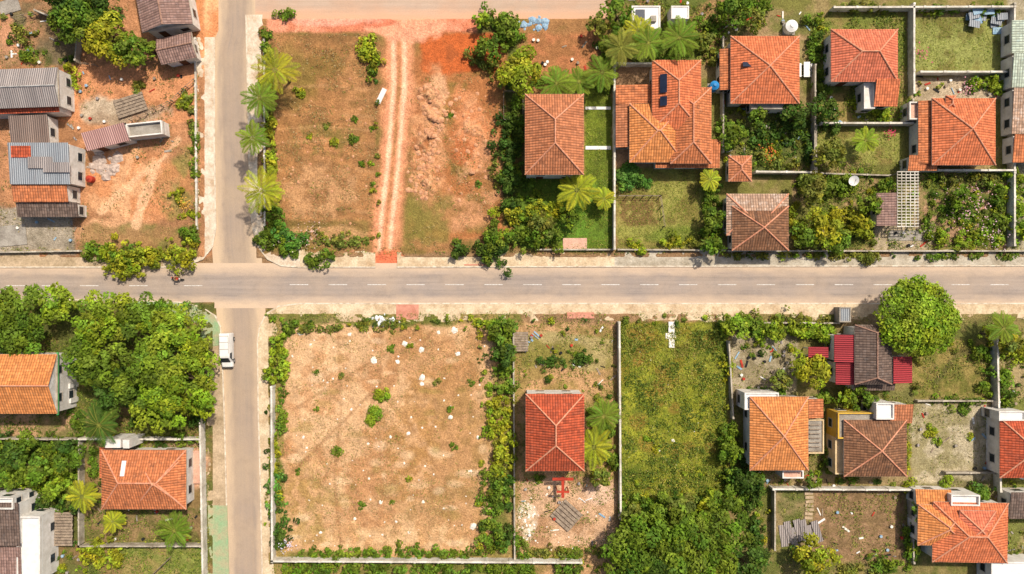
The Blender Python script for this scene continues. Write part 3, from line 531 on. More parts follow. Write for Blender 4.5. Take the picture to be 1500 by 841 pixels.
# ------------------------------------------------------------ houses
CAP=M('ridge_cap_tiles',(232,168,134),(206,130,98),scale=2); CAPD=M('ridge_cap_dark',(182,142,122),(132,98,80),scale=2); CAPM=M('ridge_metal',(190,186,182),(150,145,140))
def roof_part(mr,mw,mwin,cx,cy,d,door=False):
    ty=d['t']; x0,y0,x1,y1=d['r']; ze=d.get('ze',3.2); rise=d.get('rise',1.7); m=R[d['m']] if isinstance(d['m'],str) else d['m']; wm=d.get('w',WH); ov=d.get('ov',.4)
    a=W(x0,y1,ze); b=W(x1,y0,ze); X0,Y0,X1,Y1=a[0]-cx,a[1]-cy,b[0]-cx,b[1]-cy; th=.16
    ax=d.get('ax','x' if X1-X0>Y1-Y0 else 'y'); w_,h_=X1-X0,Y1-Y0
    zb=d.get('zb',0)
    if ty in('hip','gable','pyr'):
        if ty=='gable': i=0
        elif ty=='pyr': i=(w_/2 if ax=='x' else h_/2)
        else: i=min(w_,h_)/2*d.get('hf',.95)
        mx,my=(X0+X1)/2,(Y0+Y1)/2; zr=ze+rise
        if ax=='x': P0,P1=(X0+i,my,zr),(X1-i,my,zr)
        else: P0,P1=(mx,Y0+i,zr),(mx,Y1-i,zr)
        E=[(X0,Y0,ze),(X1,Y0,ze),(X1,Y1,ze),(X0,Y1,ze)]; same=math.dist(P0,P1)<.05
        if same: mr.add(E+[P0],[(0,1,4),(1,2,4),(2,3,4),(3,0,4)],m)
        elif ax=='x': mr.add(E+[P0,P1],[(0,1,5,4),(1,2,5),(2,3,4,5),(3,0,4)] if ty!='gable' else [(0,1,5,4),(2,3,4,5)],m)
        else: mr.add(E+[P0,P1],[(0,1,4),(1,2,5,4),(2,3,5),(3,0,4,5)] if ty!='gable' else [(1,2,5,4),(3,0,4,5)],m)
        capm=d.get('cap',CAP)
        lines=[]
        if not same: lines.append((P0,P1))
        if ty!='gable':
            Q=[P0,P1,P1,P0] if ax=='x' else [P0,P0,P1,P1]
            lines+= [(E[k],Q[k]) for k in range(4)]
        for q0,q1 in lines: mr.cyl((q0[0],q0[1],q0[2]+.02),(q1[0],q1[1],q1[2]+.02),.11,.11,capm,6)
        for (fx,fy,sx,sy) in ((mx,Y0+.04,w_,.1),(mx,Y1-.04,w_,.1),(X0+.04,my,.1,h_-.22),(X1-.04,my,.1,h_-.22)): mr.box(fx,fy,ze-th-.01,sx,sy,th,SOFF)
        mr.box(mx,my,ze-.1,w_-.3,h_-.3,.05,SOFF)
        if ty=='gable':
            if ax=='x':
                for xx in(X0+ov,X1-ov): mw.add([(xx,Y0+ov,ze-.05),(xx,Y1-ov,ze-.05),(xx,my,zr-.12)],[(0,1,2)],wm)
            else:
                for yy in(Y0+ov,Y1-ov): mw.add([(X0+ov,yy,ze-.05),(X1-ov,yy,ze-.05),(mx,yy,zr-.12)],[(0,1,2)],wm)
    elif ty=='shed':
        dz=rise; ud=d.get('up','n'); zz={'n':(0,0,1,1),'s':(1,1,0,0),'e':(0,1,1,0),'w':(1,0,0,1)}[ud]
        E=[(X0,Y0,ze+zz[0]*dz),(X1,Y0,ze+zz[1]*dz),(X1,Y1,ze+zz[2]*dz),(X0,Y1,ze+zz[3]*dz)]
        mr.add(E+[(p[0],p[1],p[2]-.1) for p in E],[(0,1,2,3),(7,6,5,4),(0,4,5,1),(1,5,6,2),(2,6,7,3),(3,7,4,0)],m)
    elif ty=='flat':
        mr.box((X0+X1)/2,(Y0+Y1)/2,ze-.2,w_,h_,.2,m)
        pt=d.get('pt',.5); pw=.18
        if pt:
            for (fx,fy,sx,sy) in (((X0+X1)/2,Y0+pw/2,w_,pw),((X0+X1)/2,Y1-pw/2,w_,pw),(X0+pw/2,(Y0+Y1)/2,pw,h_-2*pw),(X1-pw/2,(Y0+Y1)/2,pw,h_-2*pw)): mr.box(fx,fy,ze,sx,sy,pt,wm)
        ov=.02
    if d.get('open'):
        for xx in(X0+.25,X1-.25):
            for yy in(Y0+.25,Y1-.25): mw.cyl((xx,yy,0),(xx,yy,ze-.1),.09,.09,wm,6)
        return
    gx0,gy0,gx1,gy1=X0+ov,Y0+ov,X1-ov,Y1-ov; bw,bh=gx1-gx0,gy1-gy0; zt=ze-(.12 if ty!='flat' else .21)
    mw.box((gx0+gx1)/2,(gy0+gy1)/2,zb-.1,bw,bh,zt-zb+.1,wm)
    if d.get('nowin'): return
    fl=1 if ze<5 else 2
    for f in range(fl):
        sz=1.0+f*2.8
        for side in range(4):
            L=bw if side%2==0 else bh; n=2 if L>5 else 1
            for k in range(n):
                tt=(k+.5)/n*L-L/2
                if door and f==0 and side==0 and k==0:
                    mwin.box((gx0+gx1)/2+tt,gy0-.03,.05,1.0,.1,2.1,DW); continue
                if side==0: X,Y,sx,sy=(gx0+gx1)/2+tt,gy0,1.3,.1
                elif side==2: X,Y,sx,sy=(gx0+gx1)/2+tt,gy1,1.3,.1
                elif side==1: X,Y,sx,sy=gx1,(gy0+gy1)/2+tt,.1,1.3
                else: X,Y,sx,sy=gx0,(gy0+gy1)/2+tt,.1,1.3
                if sz+1.15>zt: continue
                mwin.box(X,Y,sz,sx,sy,1.15,FR); mwin.box(X,Y,sz+.08,sx*.85 if sx>.5 else .14,sy*.85 if sy>.5 else .14,.98,GL)
                mwin.box(X,Y,sz-.08,sx+.1,sy+.12,.07,SOFF)
def house(name,parts,rot=0,extra=None):
    r=parts[0]['r']; ze=parts[0].get('ze',3.2); cx,cy=W((r[0]+r[2])/2,(r[1]+r[3])/2,ze)
    e=empty(name,cx,cy,.05,math.radians(rot)); mr,mw,mn=MB(),MB(),MB()
    for i,d in enumerate(parts): roof_part(mr,mw,mn,cx,cy,d,i==0)
    if extra: extra(mr,mw,mn,cx,cy)
    mr.build('roof',e); 
    if mw.v: mw.build('walls',e)
    if mn.v: mn.build('windows_and_door',e)
    return e
def pt(px,py,z,cx,cy): a=W(px,py,z); return a[0]-cx,a[1]-cy
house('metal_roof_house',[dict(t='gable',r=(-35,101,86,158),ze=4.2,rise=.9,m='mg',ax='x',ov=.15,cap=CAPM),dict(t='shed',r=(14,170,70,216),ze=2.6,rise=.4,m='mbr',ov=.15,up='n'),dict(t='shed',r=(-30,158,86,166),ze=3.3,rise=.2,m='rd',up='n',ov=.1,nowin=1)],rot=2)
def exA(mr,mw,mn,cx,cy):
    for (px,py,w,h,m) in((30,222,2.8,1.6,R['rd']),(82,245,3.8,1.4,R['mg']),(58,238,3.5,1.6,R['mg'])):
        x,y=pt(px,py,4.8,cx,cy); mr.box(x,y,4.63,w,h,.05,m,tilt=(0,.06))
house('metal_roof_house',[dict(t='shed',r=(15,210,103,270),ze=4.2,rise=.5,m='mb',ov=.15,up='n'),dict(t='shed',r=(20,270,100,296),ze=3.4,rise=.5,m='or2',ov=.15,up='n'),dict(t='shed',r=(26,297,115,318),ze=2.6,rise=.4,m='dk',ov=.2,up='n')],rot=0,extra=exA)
house('small_shed',[dict(t='shed',r=(124,188,188,214),ze=2.6,rise=.5,m='mp',ov=.15,up='n')],rot=14)
house('roofless_outbuilding',[dict(t='flat',r=(188,180,240,200),ze=2.0,m=GY,w=WH,pt=.5,nowin=1)],rot=6)
house('clay_tile_house',[dict(t='gable',r=(200,-50,275,42),ze=4.0,rise=1.6,m='pk',ax='y',cap=CAPD)],rot=10)
house('clay_tile_outbuilding',[dict(t='gable',r=(232,52,285,90),ze=3,rise=.8,m='pk',ax='x',cap=CAPD)],rot=12)
house('clay_tile_house',[dict(t='hip',r=(769,138,855,256),ze=6,rise=2.3,m='cop',ov=.3,hf=.98)])
def ex4(mr,mw,mn,cx,cy):
    x,y=pt(972,122,5.4,cx,cy); mr.box(x,y,5.3,.9,2.6,.06,PV,tilt=(.42,0)); x,y=pt(972,148,5.4,cx,cy); mr.box(x,y,5.3,.9,1.3,.06,PV,tilt=(.42,0))
house('clay_tile_villa',[dict(t='hip',r=(955,88,1027,190),ze=4.4,rise=1.6,m='or',ax='y'),dict(t='hip',r=(922,152,1002,238),ze=3.6,rise=1.8,m='lt',ax='x'),dict(t='hip',r=(982,128,1042,240),ze=3.9,rise=1.6,m='or2',ax='y'),dict(t='shed',r=(902,125,955,152),ze=2.9,rise=.5,m='or2',up='e',ov=.2),dict(t='shed',r=(902,150,925,216),ze=2.7,rise=.5,m='cop',up='e',ov=.2),dict(t='shed',r=(960,205,1054,246),ze=3,rise=.4,m='or2',up='n',ov=.3)],extra=ex4)
def ex5(mr,mw,mn,cx,cy):
    x,y=pt(1104,93,5,cx,cy)
    for k in range(2): mr.box(x-.8+k*1.4,y,4.55,1.2,.7,.06,PV,tilt=(0,-.35))
house('clay_tile_house',[dict(t='pyr',r=(1070,53,1171,152),ze=3.6,rise=2.1,m='or',ax='x'),dict(t='shed',r=(1054,72,1072,132),ze=2.8,rise=.4,m='or2',up='e',ov=.2),dict(t='flat',r=(1100,150,1150,160),ze=2.8,m=GY,pt=0)],extra=ex5)
house('clay_tile_house',[dict(t='hip',r=(1217,43,1315,120),ze=3.8,rise=2.0,m='sal',hf=.95),dict(t='shed',r=(1280,118,1314,156),ze=3.2,rise=.9,m='or',up='n',ov=.3),dict(t='flat',r=(1264,122,1280,160),ze=2.7,m=WH,pt=.3)])
house('clay_tile_house',[dict(t='pyr',r=(1365,144,1458,242),ze=3.8,rise=2.1,m='or',ax='x'),dict(t='shed',r=(1345,148,1366,240),ze=3,rise=.4,m='or2',up='e',ov=.2),dict(t='flat',r=(1330,150,1348,176),ze=2.4,m=PINK,pt=.4),dict(t='shed',r=(1330,228,1372,250),ze=2.8,rise=.4,m='or2',up='n',ov=.2),dict(t='hip',r=(1385,140,1400,160),ze=4.2,rise=.5,m='or',ov=.2)])
house('tiled_outbuilding',[dict(t='hip',r=(1067,228,1101,266),ze=3,rise=.8,m='cop')])
house('old_clay_tile_house',[dict(t='hip',r=(1064,284,1155,345),ze=3.4,rise=.8,m='wh',ax='x'),dict(t='pyr',r=(1072,302,1155,367),ze=3.7,rise=1.7,m='br',ax='x',cap=CAP)])
house('tiled_outbuilding',[dict(t='shed',r=(1284,283,1311,331),ze=2.6,rise=.4,m='pk',up='e',ov=.2)])
house('tiled_terrace_house',[dict(t='shed',r=(1482,30,1560,78),ze=2.8,rise=.5,m='gw',up='e',ov=.15),dict(t='shed',r=(1482,80,1560,128),ze=2.8,rise=.5,m='gw',up='n',ov=.15),dict(t='shed',r=(1482,130,1560,196),ze=2.8,rise=.5,m='wh',up='n',ov=.15),dict(t='shed',r=(1483,198,1560,238),ze=2.6,rise=.5,m='or2',up='n',ov=.15)])
def exq(mr,mw,mn,cx,cy):
    x,y=pt(938,22,4,cx,cy); mr.box(x,y,3.85,1.3,1.6,.05,PV); mr.box(x+1.8,y-.6,3.82,.8,.8,.5,GY)
house('flat_roof_building',[dict(t='flat',r=(925,9,967,43),ze=3.8,m=WHP,pt=.12)],extra=exq); house('flat_roof_building',[dict(t='flat',r=(983,9,1009,28),ze=3,m=WHP,pt=.1,nowin=1)])
GRN=M('green_paint',(90,165,90),(70,140,75),fine=.1)
def ex9(mr,mw,mn,cx,cy):
    for i,py in enumerate((545,566,588)):
        x,y=pt(98,py,2.5,cx,cy); mw.box(x-.6,y,0,1.8,.7,2.4-.2*i,WH)
    x,y=pt(88,562,5,cx,cy); mw.box(x-.35,y,4.8,.25,8.8,.2,GRN)
house('clay_tile_house',[dict(t='gable',r=(-60,519,84,606),ze=5.2,rise=2.0,m='lt',ax='x',ov=.2)],extra=ex9)
def ex10(mr,mw,mn,cx,cy):
    x,y=pt(183,686,4.5,cx,cy); mr.box(x,y,4.95,.6,2.2,.06,WHP,tilt=(0,-.3)); x,y=pt(176,719,4.6,cx,cy); mr.box(x,y,4.7,1.6,1.2,.06,PV,tilt=(0,.35))
    x,y=pt(165,650,4.4,cx,cy); mr.box(x,y,0,2.2,1.2,4.3,WH); x,y=pt(186,650,4.4,cx,cy); mr.box(x,y,0,.9,1.2,4.6,WH)
house('clay_tile_house',[dict(t='hip',r=(149,659,273,746),ze=3.7,rise=2.0,m='or2',ax='x',hf=.8),dict(t='hip',r=(205,676,262,735),ze=4.1,rise=1.8,m='or2',ax='x'),dict(t='shed',r=(146,655,166,700),ze=3.2,rise=.3,m='or',up='e',ov=.2),dict(t='flat',r=(270,660,296,708),ze=.35,m=PINK,pt=.12,nowin=1,w=PINK)],rot=0,extra=ex10)
house('white_house',[dict(t='shed',r=(-40,735,30,800),ze=4.8,rise=.5,m='dk',up='n',ov=.2),dict(t='flat',r=(28,755,62,850),ze=4,m=WHP,pt=.5),dict(t='flat',r=(-40,728,22,745),ze=5.2,m=WHP,pt=.4),dict(t='shed',r=(-40,800,32,860),ze=4.2,rise=.4,m='pk',up='n',ov=.2)])
def ex12(mr,mw,mn,cx,cy):
    x,y=pt(824,712,2,cx,cy); mr.box(x,y,2.6,.4,3.0,.12,RED); mr.box(x,y-.6,2.75,1.8,.3,.12,RED)
    for q in(-.8,.8): mr.cyl((x+q,y-.6,0),(x+q,y-.6,2.7),.08,.08,RED,6)
    mr.box(x,y+1.2,2.7,3.0,.4,.1,RED)
house('clay_tile_house',[dict(t='hip',r=(770,577,856,690),ze=6,rise=2.3,m='rd',ov=.25,hf=.98,cap=CAP)],extra=ex12)
house('red_metal_roof_house',[dict(t='hip',r=(1252,476,1306,563),ze=4.6,rise=1.2,m='dk',ax='y',cap=CAPD,hf=.4),dict(t='shed',r=(1222,490,1254,530),ze=3.8,rise=.7,m='mr',up='e',ov=.15),dict(t='shed',r=(1224,530,1254,563),ze=3.4,rise=.7,m='mr',up='e',ov=.15),dict(t='shed',r=(1305,522,1336,561),ze=3.6,rise=.7,m='mr',up='w',ov=.15),dict(t='shed',r=(1184,508,1212,524),ze=2.5,rise=.3,m='mr',up='e',open=1),dict(t='shed',r=(1250,560,1310,572),ze=3,rise=.3,m='dk',up='n',ov=.1,nowin=1)])
def ex14(mr,mw,mn,cx,cy):
    x,y=pt(1193,640,3,cx,cy)
    for k in range(7): mr.box(x,y-2+k*.62,3.12,1.5,.12,.1,WOOD)
house('clay_tile_house',[dict(t='pyr',r=(1098,581,1184,689),ze=4.4,rise=2.1,m='lt',ax='y'),dict(t='flat',r=(1090,575,1140,600),ze=4.0,m=WHP,pt=.2),dict(t='shed',r=(1183,584,1206,612),ze=3.6,rise=.4,m='or2',up='w',ov=.2),dict(t='flat',r=(1176,614,1206,664),ze=2.9,m=GY,pt=.2,w=CR),dict(t='flat',r=(1145,688,1176,700),ze=2.8,m=PINK,pt=.3,nowin=1)],extra=ex14)
house('brown_tile_house',[dict(t='pyr',r=(1236,615,1328,698),ze=4.2,rise=1.9,m='br',ax='x',cap=CAP),dict(t='flat',r=(1226,604,1285,642),ze=3.8,m=GY,pt=.3,w=YE),dict(t='flat',r=(1282,590,1308,614),ze=4.6,m=WHP,pt=.3),dict(t='shed',r=(1300,592,1336,620),ze=4.2,rise=.4,m='cop',up='n',ov=.2),dict(t='flat',r=(1222,640,1240,694),ze=3,m=CR,pt=.3,w=CR)])
house('clay_tile_house',[dict(t='hip',r=(1366,736,1476,824),ze=3.8,rise=1.9,m='or',ax='x'),dict(t='hip',r=(1344,740,1420,800),ze=3.6,rise=1.6,m='lt',ax='y'),dict(t='shed',r=(1340,718,1392,742),ze=3,rise=.4,m='lt',up='s',ov=.2),dict(t='flat',r=(1390,724,1432,740),ze=3.8,m=WHP,pt=.4),dict(t='pyr',r=(1405,748,1458,800),ze=4.7,rise=1.1,m='sal',ax='x',nowin=1)],rot=-1)
house('clay_tile_house',[dict(t='hip',r=(1464,612,1560,700),ze=3.8,rise=1.8,m='rd',ax='x'),dict(t='flat',r=(1462,602,1500,616),ze=4,m=WHP,pt=.2)])
house('tiled_outbuilding',[dict(t='shed',r=(1478,720,1560,760),ze=3,rise=.5,m='dk',up='n',ov=.2)]); house('flat_roof_building',[dict(t='flat',r=(1450,822,1560,880),ze=3.2,m=WHP,pt=.3)])
# ------------------------------------------------------------ walls
def bwall(pts,h=1.7,m=WALLM,th=.2,name='boundary_wall'):
    mb=MB()
    for a,b in zip(pts[:-1],pts[1:]):
        A=W(*a);B=W(*b); L=math.dist(A,B); r=math.atan2(B[1]-A[1],B[0]-A[0]); mx,my=(A[0]+B[0])/2,(A[1]+B[1])/2
        mb.box(mx,my,-.1,L,th,h+.1,m,r); mb.box(mx,my,h+.002,L+.06,th+.06,.06,m,r)
        n=max(1,int(L/3.2))
        for k in range(n+1):
            t_=k/n; mb.box(A[0]+(B[0]-A[0])*t_,A[1]+(B[1]-A[1])*t_,-.1,th+.12,th+.12,h+.24,m,r)
    mb.build(name)
for w_ in ([(898,100),(898,365)],[(905,472),(907,755)],[(1330,12),(1330,140)],[(1475,12),(1475,360)],[(1197,184),(1328,184)],[(1340,110),(1475,110)],[(1450,490),(1455,715)],[(1215,17),(1475,16)],[(900,98),(955,98)],[(403,565),(404,815)],[(404,816),(850,818)],[(1328,252),(1475,252)],[(300,612),(304,836)],[(126,640),(300,640)],[(1127,712),(1328,713)],[(1103,254),(1188,255)]): bwall(w_)
for w_,h in (([(1188,100),(1187,250)],1.6),([(1055,60),(1055,225)],1.6),([(1130,712),(1130,800)],1.5),([(1064,500),(1070,610)],1.4),([(0,640),(118,641)],1.4),([(124,641),(124,795),(300,795)],1.5),([(1065,368),(1500,368)],.8),([(752,474),(754,815)],.9),([(905,366),(1060,367)],.7),([(785,366),(896,366)],.7),([(1190,187),(1190,250)],1.4),([(1330,185),(1330,150)],1.4),([(1070,472),(1225,473)],.8),([(1200,255),(1300,258)],.7),([(0,370),(120,368)],.8),([(120,230),(122,265)],1.1),([(1340,586),(1448,586)],.9),([(1380,690),(1450,690)],1.1),([(60,20),(122,45)],1.4),([(122,45),(118,92)],1.4),([(1328,720),(1332,820)],1.3)): bwall(w_,h,WALLD,.15)
bwall([(288,58),(290,335)],.5,WALLM,.2,'low_wall'); bwall([(388,60),(389,330)],.4,WALLM,.2,'low_wall')
def fence(pts,h=1.4,m=WOOD,sp=1.2,name='fence'):
    mb=MB()
    for a,b in zip(pts[:-1],pts[1:]):
        A=W(*a);B=W(*b); L=math.dist(A,B); n=max(1,int(L/sp))
        for k in range(n+1):
            t_=k/n; x,y=A[0]+(B[0]-A[0])*t_,A[1]+(B[1]-A[1])*t_; mb.box(x,y,-.05,.1,.1,h+.1,m)
        for z in (h*.45,h*.95): mb.cyl((A[0],A[1],z),(B[0],B[1],z),.035,.035,m,5)
    mb.build(name)
for f in ([(25,30),(70,20)],[(195,178),(252,152)],[(120,95),(145,98)],[(738,136),(766,136),(766,178),(738,178),(738,136)],[(905,288),(966,288),(972,332)],[(255,150),(288,120)],[(230,836),(252,815)]): fence(f)
# ------------------------------------------------------------ small things
def pergola(x0,y0,x1,y1,z=2.6):
    A=W(x0,y1,z);B=W(x1,y0,z); cx,cy=(A[0]+B[0])/2,(A[1]+B[1])/2; e=empty('pergola',cx,cy); mb=MB(); w,h=B[0]-A[0],B[1]-A[1]
    for a in(-1,1):
        for b in(-1,0,1): mb.box(a*w*.47,b*h*.47,0,.14,.14,z,GY)
        mb.box(a*w*.47,0,z,.14,h,.14,GY)
    n=int(h/.42)
    for k in range(n+1): mb.box(0,-h/2+k*h/n,z+.142,w,.12,.09,WALLM)
    for k in range(1,5): mb.box(-w/2+k*w/5,0,z+.235,.1,h,.05,WALLM)
    mb.build('frame',e)
pergola(1313,252,1345,332)
def deck(x0,y0,x1,y1,z=1.2,name='wooden_deck',rot=0,n=12):
    A=W(x0,y1,z);B=W(x1,y0,z); e=empty(name,(A[0]+B[0])/2,(A[1]+B[1])/2,0,rot); w,h=B[0]-A[0],B[1]-A[1]; mb=MB()
    for k in range(n): mb.box(0,-h/2+(k+.5)*h/n,z+random.uniform(-.01,.01),w*random.uniform(.95,1),h/n*.82,.05,WOOD)
    for a in(-1,1):
        for b in(-1,1): mb.box(a*w*.45,b*h*.4,0,.12,.12,z-.15,WOOD)
        mb.box(a*w*.45,0,z-.14,.12,h,.12,WOOD)
    mb.build('planks',e)
deck(60,750,107,800); deck(812,738,848,772,.4,'wood_plank_stack',math.radians(-42),6); deck(168,140,214,168,.5,'wood_plank_stack',math.radians(18),6); deck(752,486,774,515,.9,'wooden_deck',0,8)
def tank(px,py,r,h,m,name='water_tank',z0=1.5):
    x,y=W(px,py,z0+h); e=empty(name,x,y); mb=MB()
    for a in(-1,1):
        for b in(-1,1): mb.box(a*r*.6,b*r*.6,0,.12,.12,z0,GY)
    mb.box(0,0,z0,r*2,r*2,.08,GY)
    mb.cyl((0,0,z0+.08),(0,0,z0+h),r,r,m,18); mb.cyl((0,0,z0+h),(0,0,z0+h+.25),r*.98,r*.35,m,18); mb.cyl((0,0,z0+h+.25),(0,0,z0+h+.36),r*.3,r*.3,m,12)
    mb.build('tank_body',e)
tank(1047,125,.65,1.5,TANKB); tank(1160,38,.9,1.3,WHP,z0=.2); tank(130,262,.5,1.0,RED,z0=.1)
def dish(px,py):
    x,y=W(px,py,2); e=empty('satellite_dish',x,y,0); mb=MB(); mb.cyl((0,0,0),(0,0,1.9),.06,.06,GY,8); n=16; V=[];F_=[]
    for j in range(5):
        r=.75*j/4
        for i in range(n): a=2*math.pi*i/n; V.append((r*math.cos(a),r*math.sin(a)*.95,2+.35*r*r+.3*r*math.sin(a)))
    for j in range(4):
        for i in range(n): F_.append((j*n+i,j*n+(i+1)%n,(j+1)*n+(i+1)%n,(j+1)*n+i))
    mb.add(V,F_,WHP); mb.cyl((0,-.6,2.1),(0,.0,2.8),.02,.02,GY,5); mb.cyl((0,-.02,2.72),(0,.05,2.9),.07,.07,GY,8); mb.build('dish',e)
dish(1250,265)
def rocks(name,lst,m,sq=.6):
    mb=MB()
    for (px,py,r) in lst:
        x,y=W(px,py); mb.rock(x,y,gz(x,y)-.05,r,m,sq)
    mb.build(name)
L=[]
for i in range(190):
    t_=random.random(); L.append((628+10*math.sin(t_*5)+random.gauss(0,10),122+t_*170,random.choice([.12,.18,.25,.32,.4,.5])))
for i in range(90): L.append((random.gauss(690,18),random.uniform(130,300),random.choice([.1,.15,.2,.3,.4])))
rocks('earth_clods',L,CLOD,.5)
rocks('earth_clods',[(random.uniform(405,545),random.gauss(240,70),random.choice([.06,.1,.16,.25])) for i in range(150)],CLOD,.5)
rocks('rubble_pile',[(random.gauss(152,13),random.gauss(243,10),random.choice([.3,.45,.7,.9])) for i in range(26)],M('broken_concrete',(214,192,176),(165,144,132),scale=2),.5)
rocks('stones',[(441,487,.62),(548,528,.6),(617,512,.55),(665,483,.55),(671,518,.45),(643,487,.42),(593,503,.5),(598,635,.4),(660,611,.4),(512,490,.4),(693,770,.65),(583,530,.42),(619,553,.55),(618,562,.4),(558,735,.35),(540,650,.3),(620,735,.35),(455,505,.3),(480,560,.25),(515,600,.3),(700,640,.3),(520,760,.3),(650,745,.28),(445,640,.28),(572,640,.3),(690,690,.28),(600,780,.3),(470,780,.3)]+[(random.uniform(425,715),random.uniform(485,800),random.choice([.08,.12,.18,.22])) for i in range(170)],STONE,.4)
rocks('stones',[(random.uniform(765,895),random.uniform(705,805),random.choice([.07,.1,.2])) for i in range(70)]+[(random.gauss(775,8),random.gauss(757,14),.25) for i in range(30)],STONE,.4)
rocks('stones',[(random.uniform(910,1055),random.uniform(480,720),.1) for i in range(40)]+[(985,645,.3),(960,650,.35),(965,660,.25)],STONE,.6)
rocks('rubble_pile',[(random.gauss(558,10),random.gauss(469,6),random.choice([.2,.3,.45])) for i in range(30)],M('white_sacks',(244,244,242),(222,224,228),scale=3),.6)
rocks('rubble_pile',[(random.gauss(780,14),random.gauss(37,6),random.choice([.25,.4,.6])) for i in range(26)],CLOTH,.6)
for px,py,w,h,r,m,nm in ((559,141,.7,2.3,-.45,WHP,'concrete_slab'),(842,357,3.5,1.6,0,PINK,'concrete_slab'),(597,457,3.3,2.2,0,REDD,'concrete_slab'),(876,159,3.7,.4,0,WHP,'garden_path'),(876,217,3.7,.5,0,WHP,'garden_path'),(1325,345,5,1.5,0,GY,'concrete_slab'),(20,345,4,3,0.1,GY,'concrete_slab'),(15,10,3,2,0.3,GY,'concrete_slab'),(850,462,4,.9,0,REDD,'concrete_slab'),(700,388,4,.2,0,REDD,'concrete_slab'),(983,479,.9,1.6,0,STONE,'garden_path'),(982,492,1.5,.8,0,STONE,'garden_path'),(983,503,.8,1.2,0,STONE,'garden_path')):
    x,y=W(px,py); mb=MB(); zt=max(gz(x,y)+.12,.17); mb.box(x,y,zt-.25,w,h,.25,m,r); mb.build(nm)
mb=MB()
for i in range(7):
    x,y=W(1145+i*8+random.uniform(-2,2),780-random.uniform(-8,8)); mb.box(x,y,.2+.08*i,1.0,3.2,.04,R['mg'],.25+random.uniform(-.1,.1))
mb.build('corrugated_sheet_pile')
mb=MB()
for i in range(16):
    x,y=W(random.uniform(1412,1468),random.uniform(16,46)); mb.box(x,y,.2+.06*i,1.6,1.0,.05,R['mb'] if i%3 else CLOTH,random.uniform(-.3,.3))
mb.build('roof_sheet_pile')
mb=MB()
for k in range(8):
    x,y=W(1184+random.uniform(-1,1),716+k*6); mb.box(x,y,.12,1.2,.4,.2,PDL,random.uniform(-.1,.1))
mb.build('stone_steps')
x,y=W(1183,101,1); e=empty('garden_table',x,y); mb=MB(); mb.box(0,0,.72,.9,2.2,.06,WHP); mb.box(-.85,0,.42,.35,2.0,.05,WHP); mb.box(.85,0,.42,.35,2.0,.05,WHP)
for b in(-.9,.9): mb.box(0,b,0,.1,.1,.72,WHP); mb.box(0,b*.9,.34,1.7,.08,.07,WHP)
for a in(-.85,.85):
    for b in(-.7,.7): mb.box(a,b,0,.08,.08,.42,WHP)
mb.build('table',e)
def debris(reg,n,name='yard_clutter'):
    mb=MB(); ms=[WHP,WOOD,STONE,GY,RED,CLOTH,R['mg'],RUB]
    for i in range(n):
        x,y=W(random.uniform(reg[0],reg[2]),random.uniform(reg[1],reg[3])); m=random.choice(ms); z=gz(x,y)
        if random.random()<.6: mb.box(x,y,z,random.uniform(.1,.3),random.uniform(.3,1.3),.1,m,random.uniform(0,3))
        else: mb.cyl((x,y,z),(x,y,z+.35),.18,.22,m,10)
    mb.build(name)
for r_,n in (((5,170,130,360),45),((110,100,280,240),30),((1340,112,1474,140),30),((1290,335,1365,362),16),((1075,495,1160,570),30),((760,480,900,560),26),((765,700,895,830),20),((1190,715,1325,820),22),((1340,590,1448,705),18),((775,50,880,110),18),((1060,150,1185,245),30),((1190,120,1325,180),18),((130,745,295,790),18),((1100,690,1320,712),20),((900,0,1060,60),20),((1460,560,1500,840),24),((1060,20,1190,50),18),((60,790,120,841),10),((10,20,120,95),20)): debris(r_,n)
house('utility_kiosk',[dict(t='flat',r=(1229,450,1246,472),ze=1.8,m=R['mb'],pt=.08,nowin=1,w=GY)])
# ------------------------------------------------------------ van
x,y=W(332,513,1); e=empty('delivery_van',x,y,.03,math.radians(1)); mb=MB()
def loft(secs,m,mb):
    V=[];n=len(secs[0])
    for s_ in secs: V+=s_
    Fs=[]
    for i in range(len(secs)-1):
        for j in range(n): Fs.append((i*n+j,i*n+(j+1)%n,(i+1)*n+(j+1)%n,(i+1)*n+j))
    Fs+=[tuple(range(n-1,-1,-1)),tuple(range((len(secs)-1)*n,len(secs)*n))]; mb.add(V,Fs,m)
def sec(yy,w,z0,z1,tw): 
    return [(-w*.96,yy,z0),(-w,yy,z0+.25),(-w,yy,z0+(z1-z0)*.55),(-tw,yy,z1-.08),(-tw*.85,yy,z1),(tw*.85,yy,z1),(tw,yy,z1-.08),(w,yy,z0+(z1-z0)*.55),(w,yy,z0+.25),(w*.96,yy,z0)]
loft([sec(-2.5,.74,.4,.85,.6),sec(-2.4,.82,.35,1.0,.70),sec(-1.75,.84,.32,1.15,.74),sec(-1.05,.84,.32,1.95,.70),sec(-.8,.84,.32,2.02,.72),sec(2.35,.84,.32,2.02,.72),sec(2.48,.8,.38,1.9,.68)],WHP,mb)
mb.add([(-.66,-1.74,1.22),(.66,-1.74,1.22),(.6,-1.10,1.97),(-.6,-1.10,1.97)],[(0,1,2,3)],GL)
for s_ in(-1,1):
    mb.add([(s_*.855,-1.35,1.2),(s_*.855,-.3,1.2),(s_*.77,-.4,1.75),(s_*.77,-1.05,1.75)],[(0,1,2,3)],GL); mb.box(s_*.96,-1.35,1.15,.18,.1,.22,RUB)
    for yy in(-1.6,1.55): mb.cyl((s_*.7,yy,.33),(s_*.88,yy,.33),.33,.33,RUB,16); mb.cyl((s_*.881,yy,.33),(s_*.89,yy,.33),.18,.18,FR,12)
    mb.box(s_*.58,-2.46,.7,.3,.12,.16,GL); mb.box(s_*.66,0.9,2.03,.04,2.6,.05,GY)
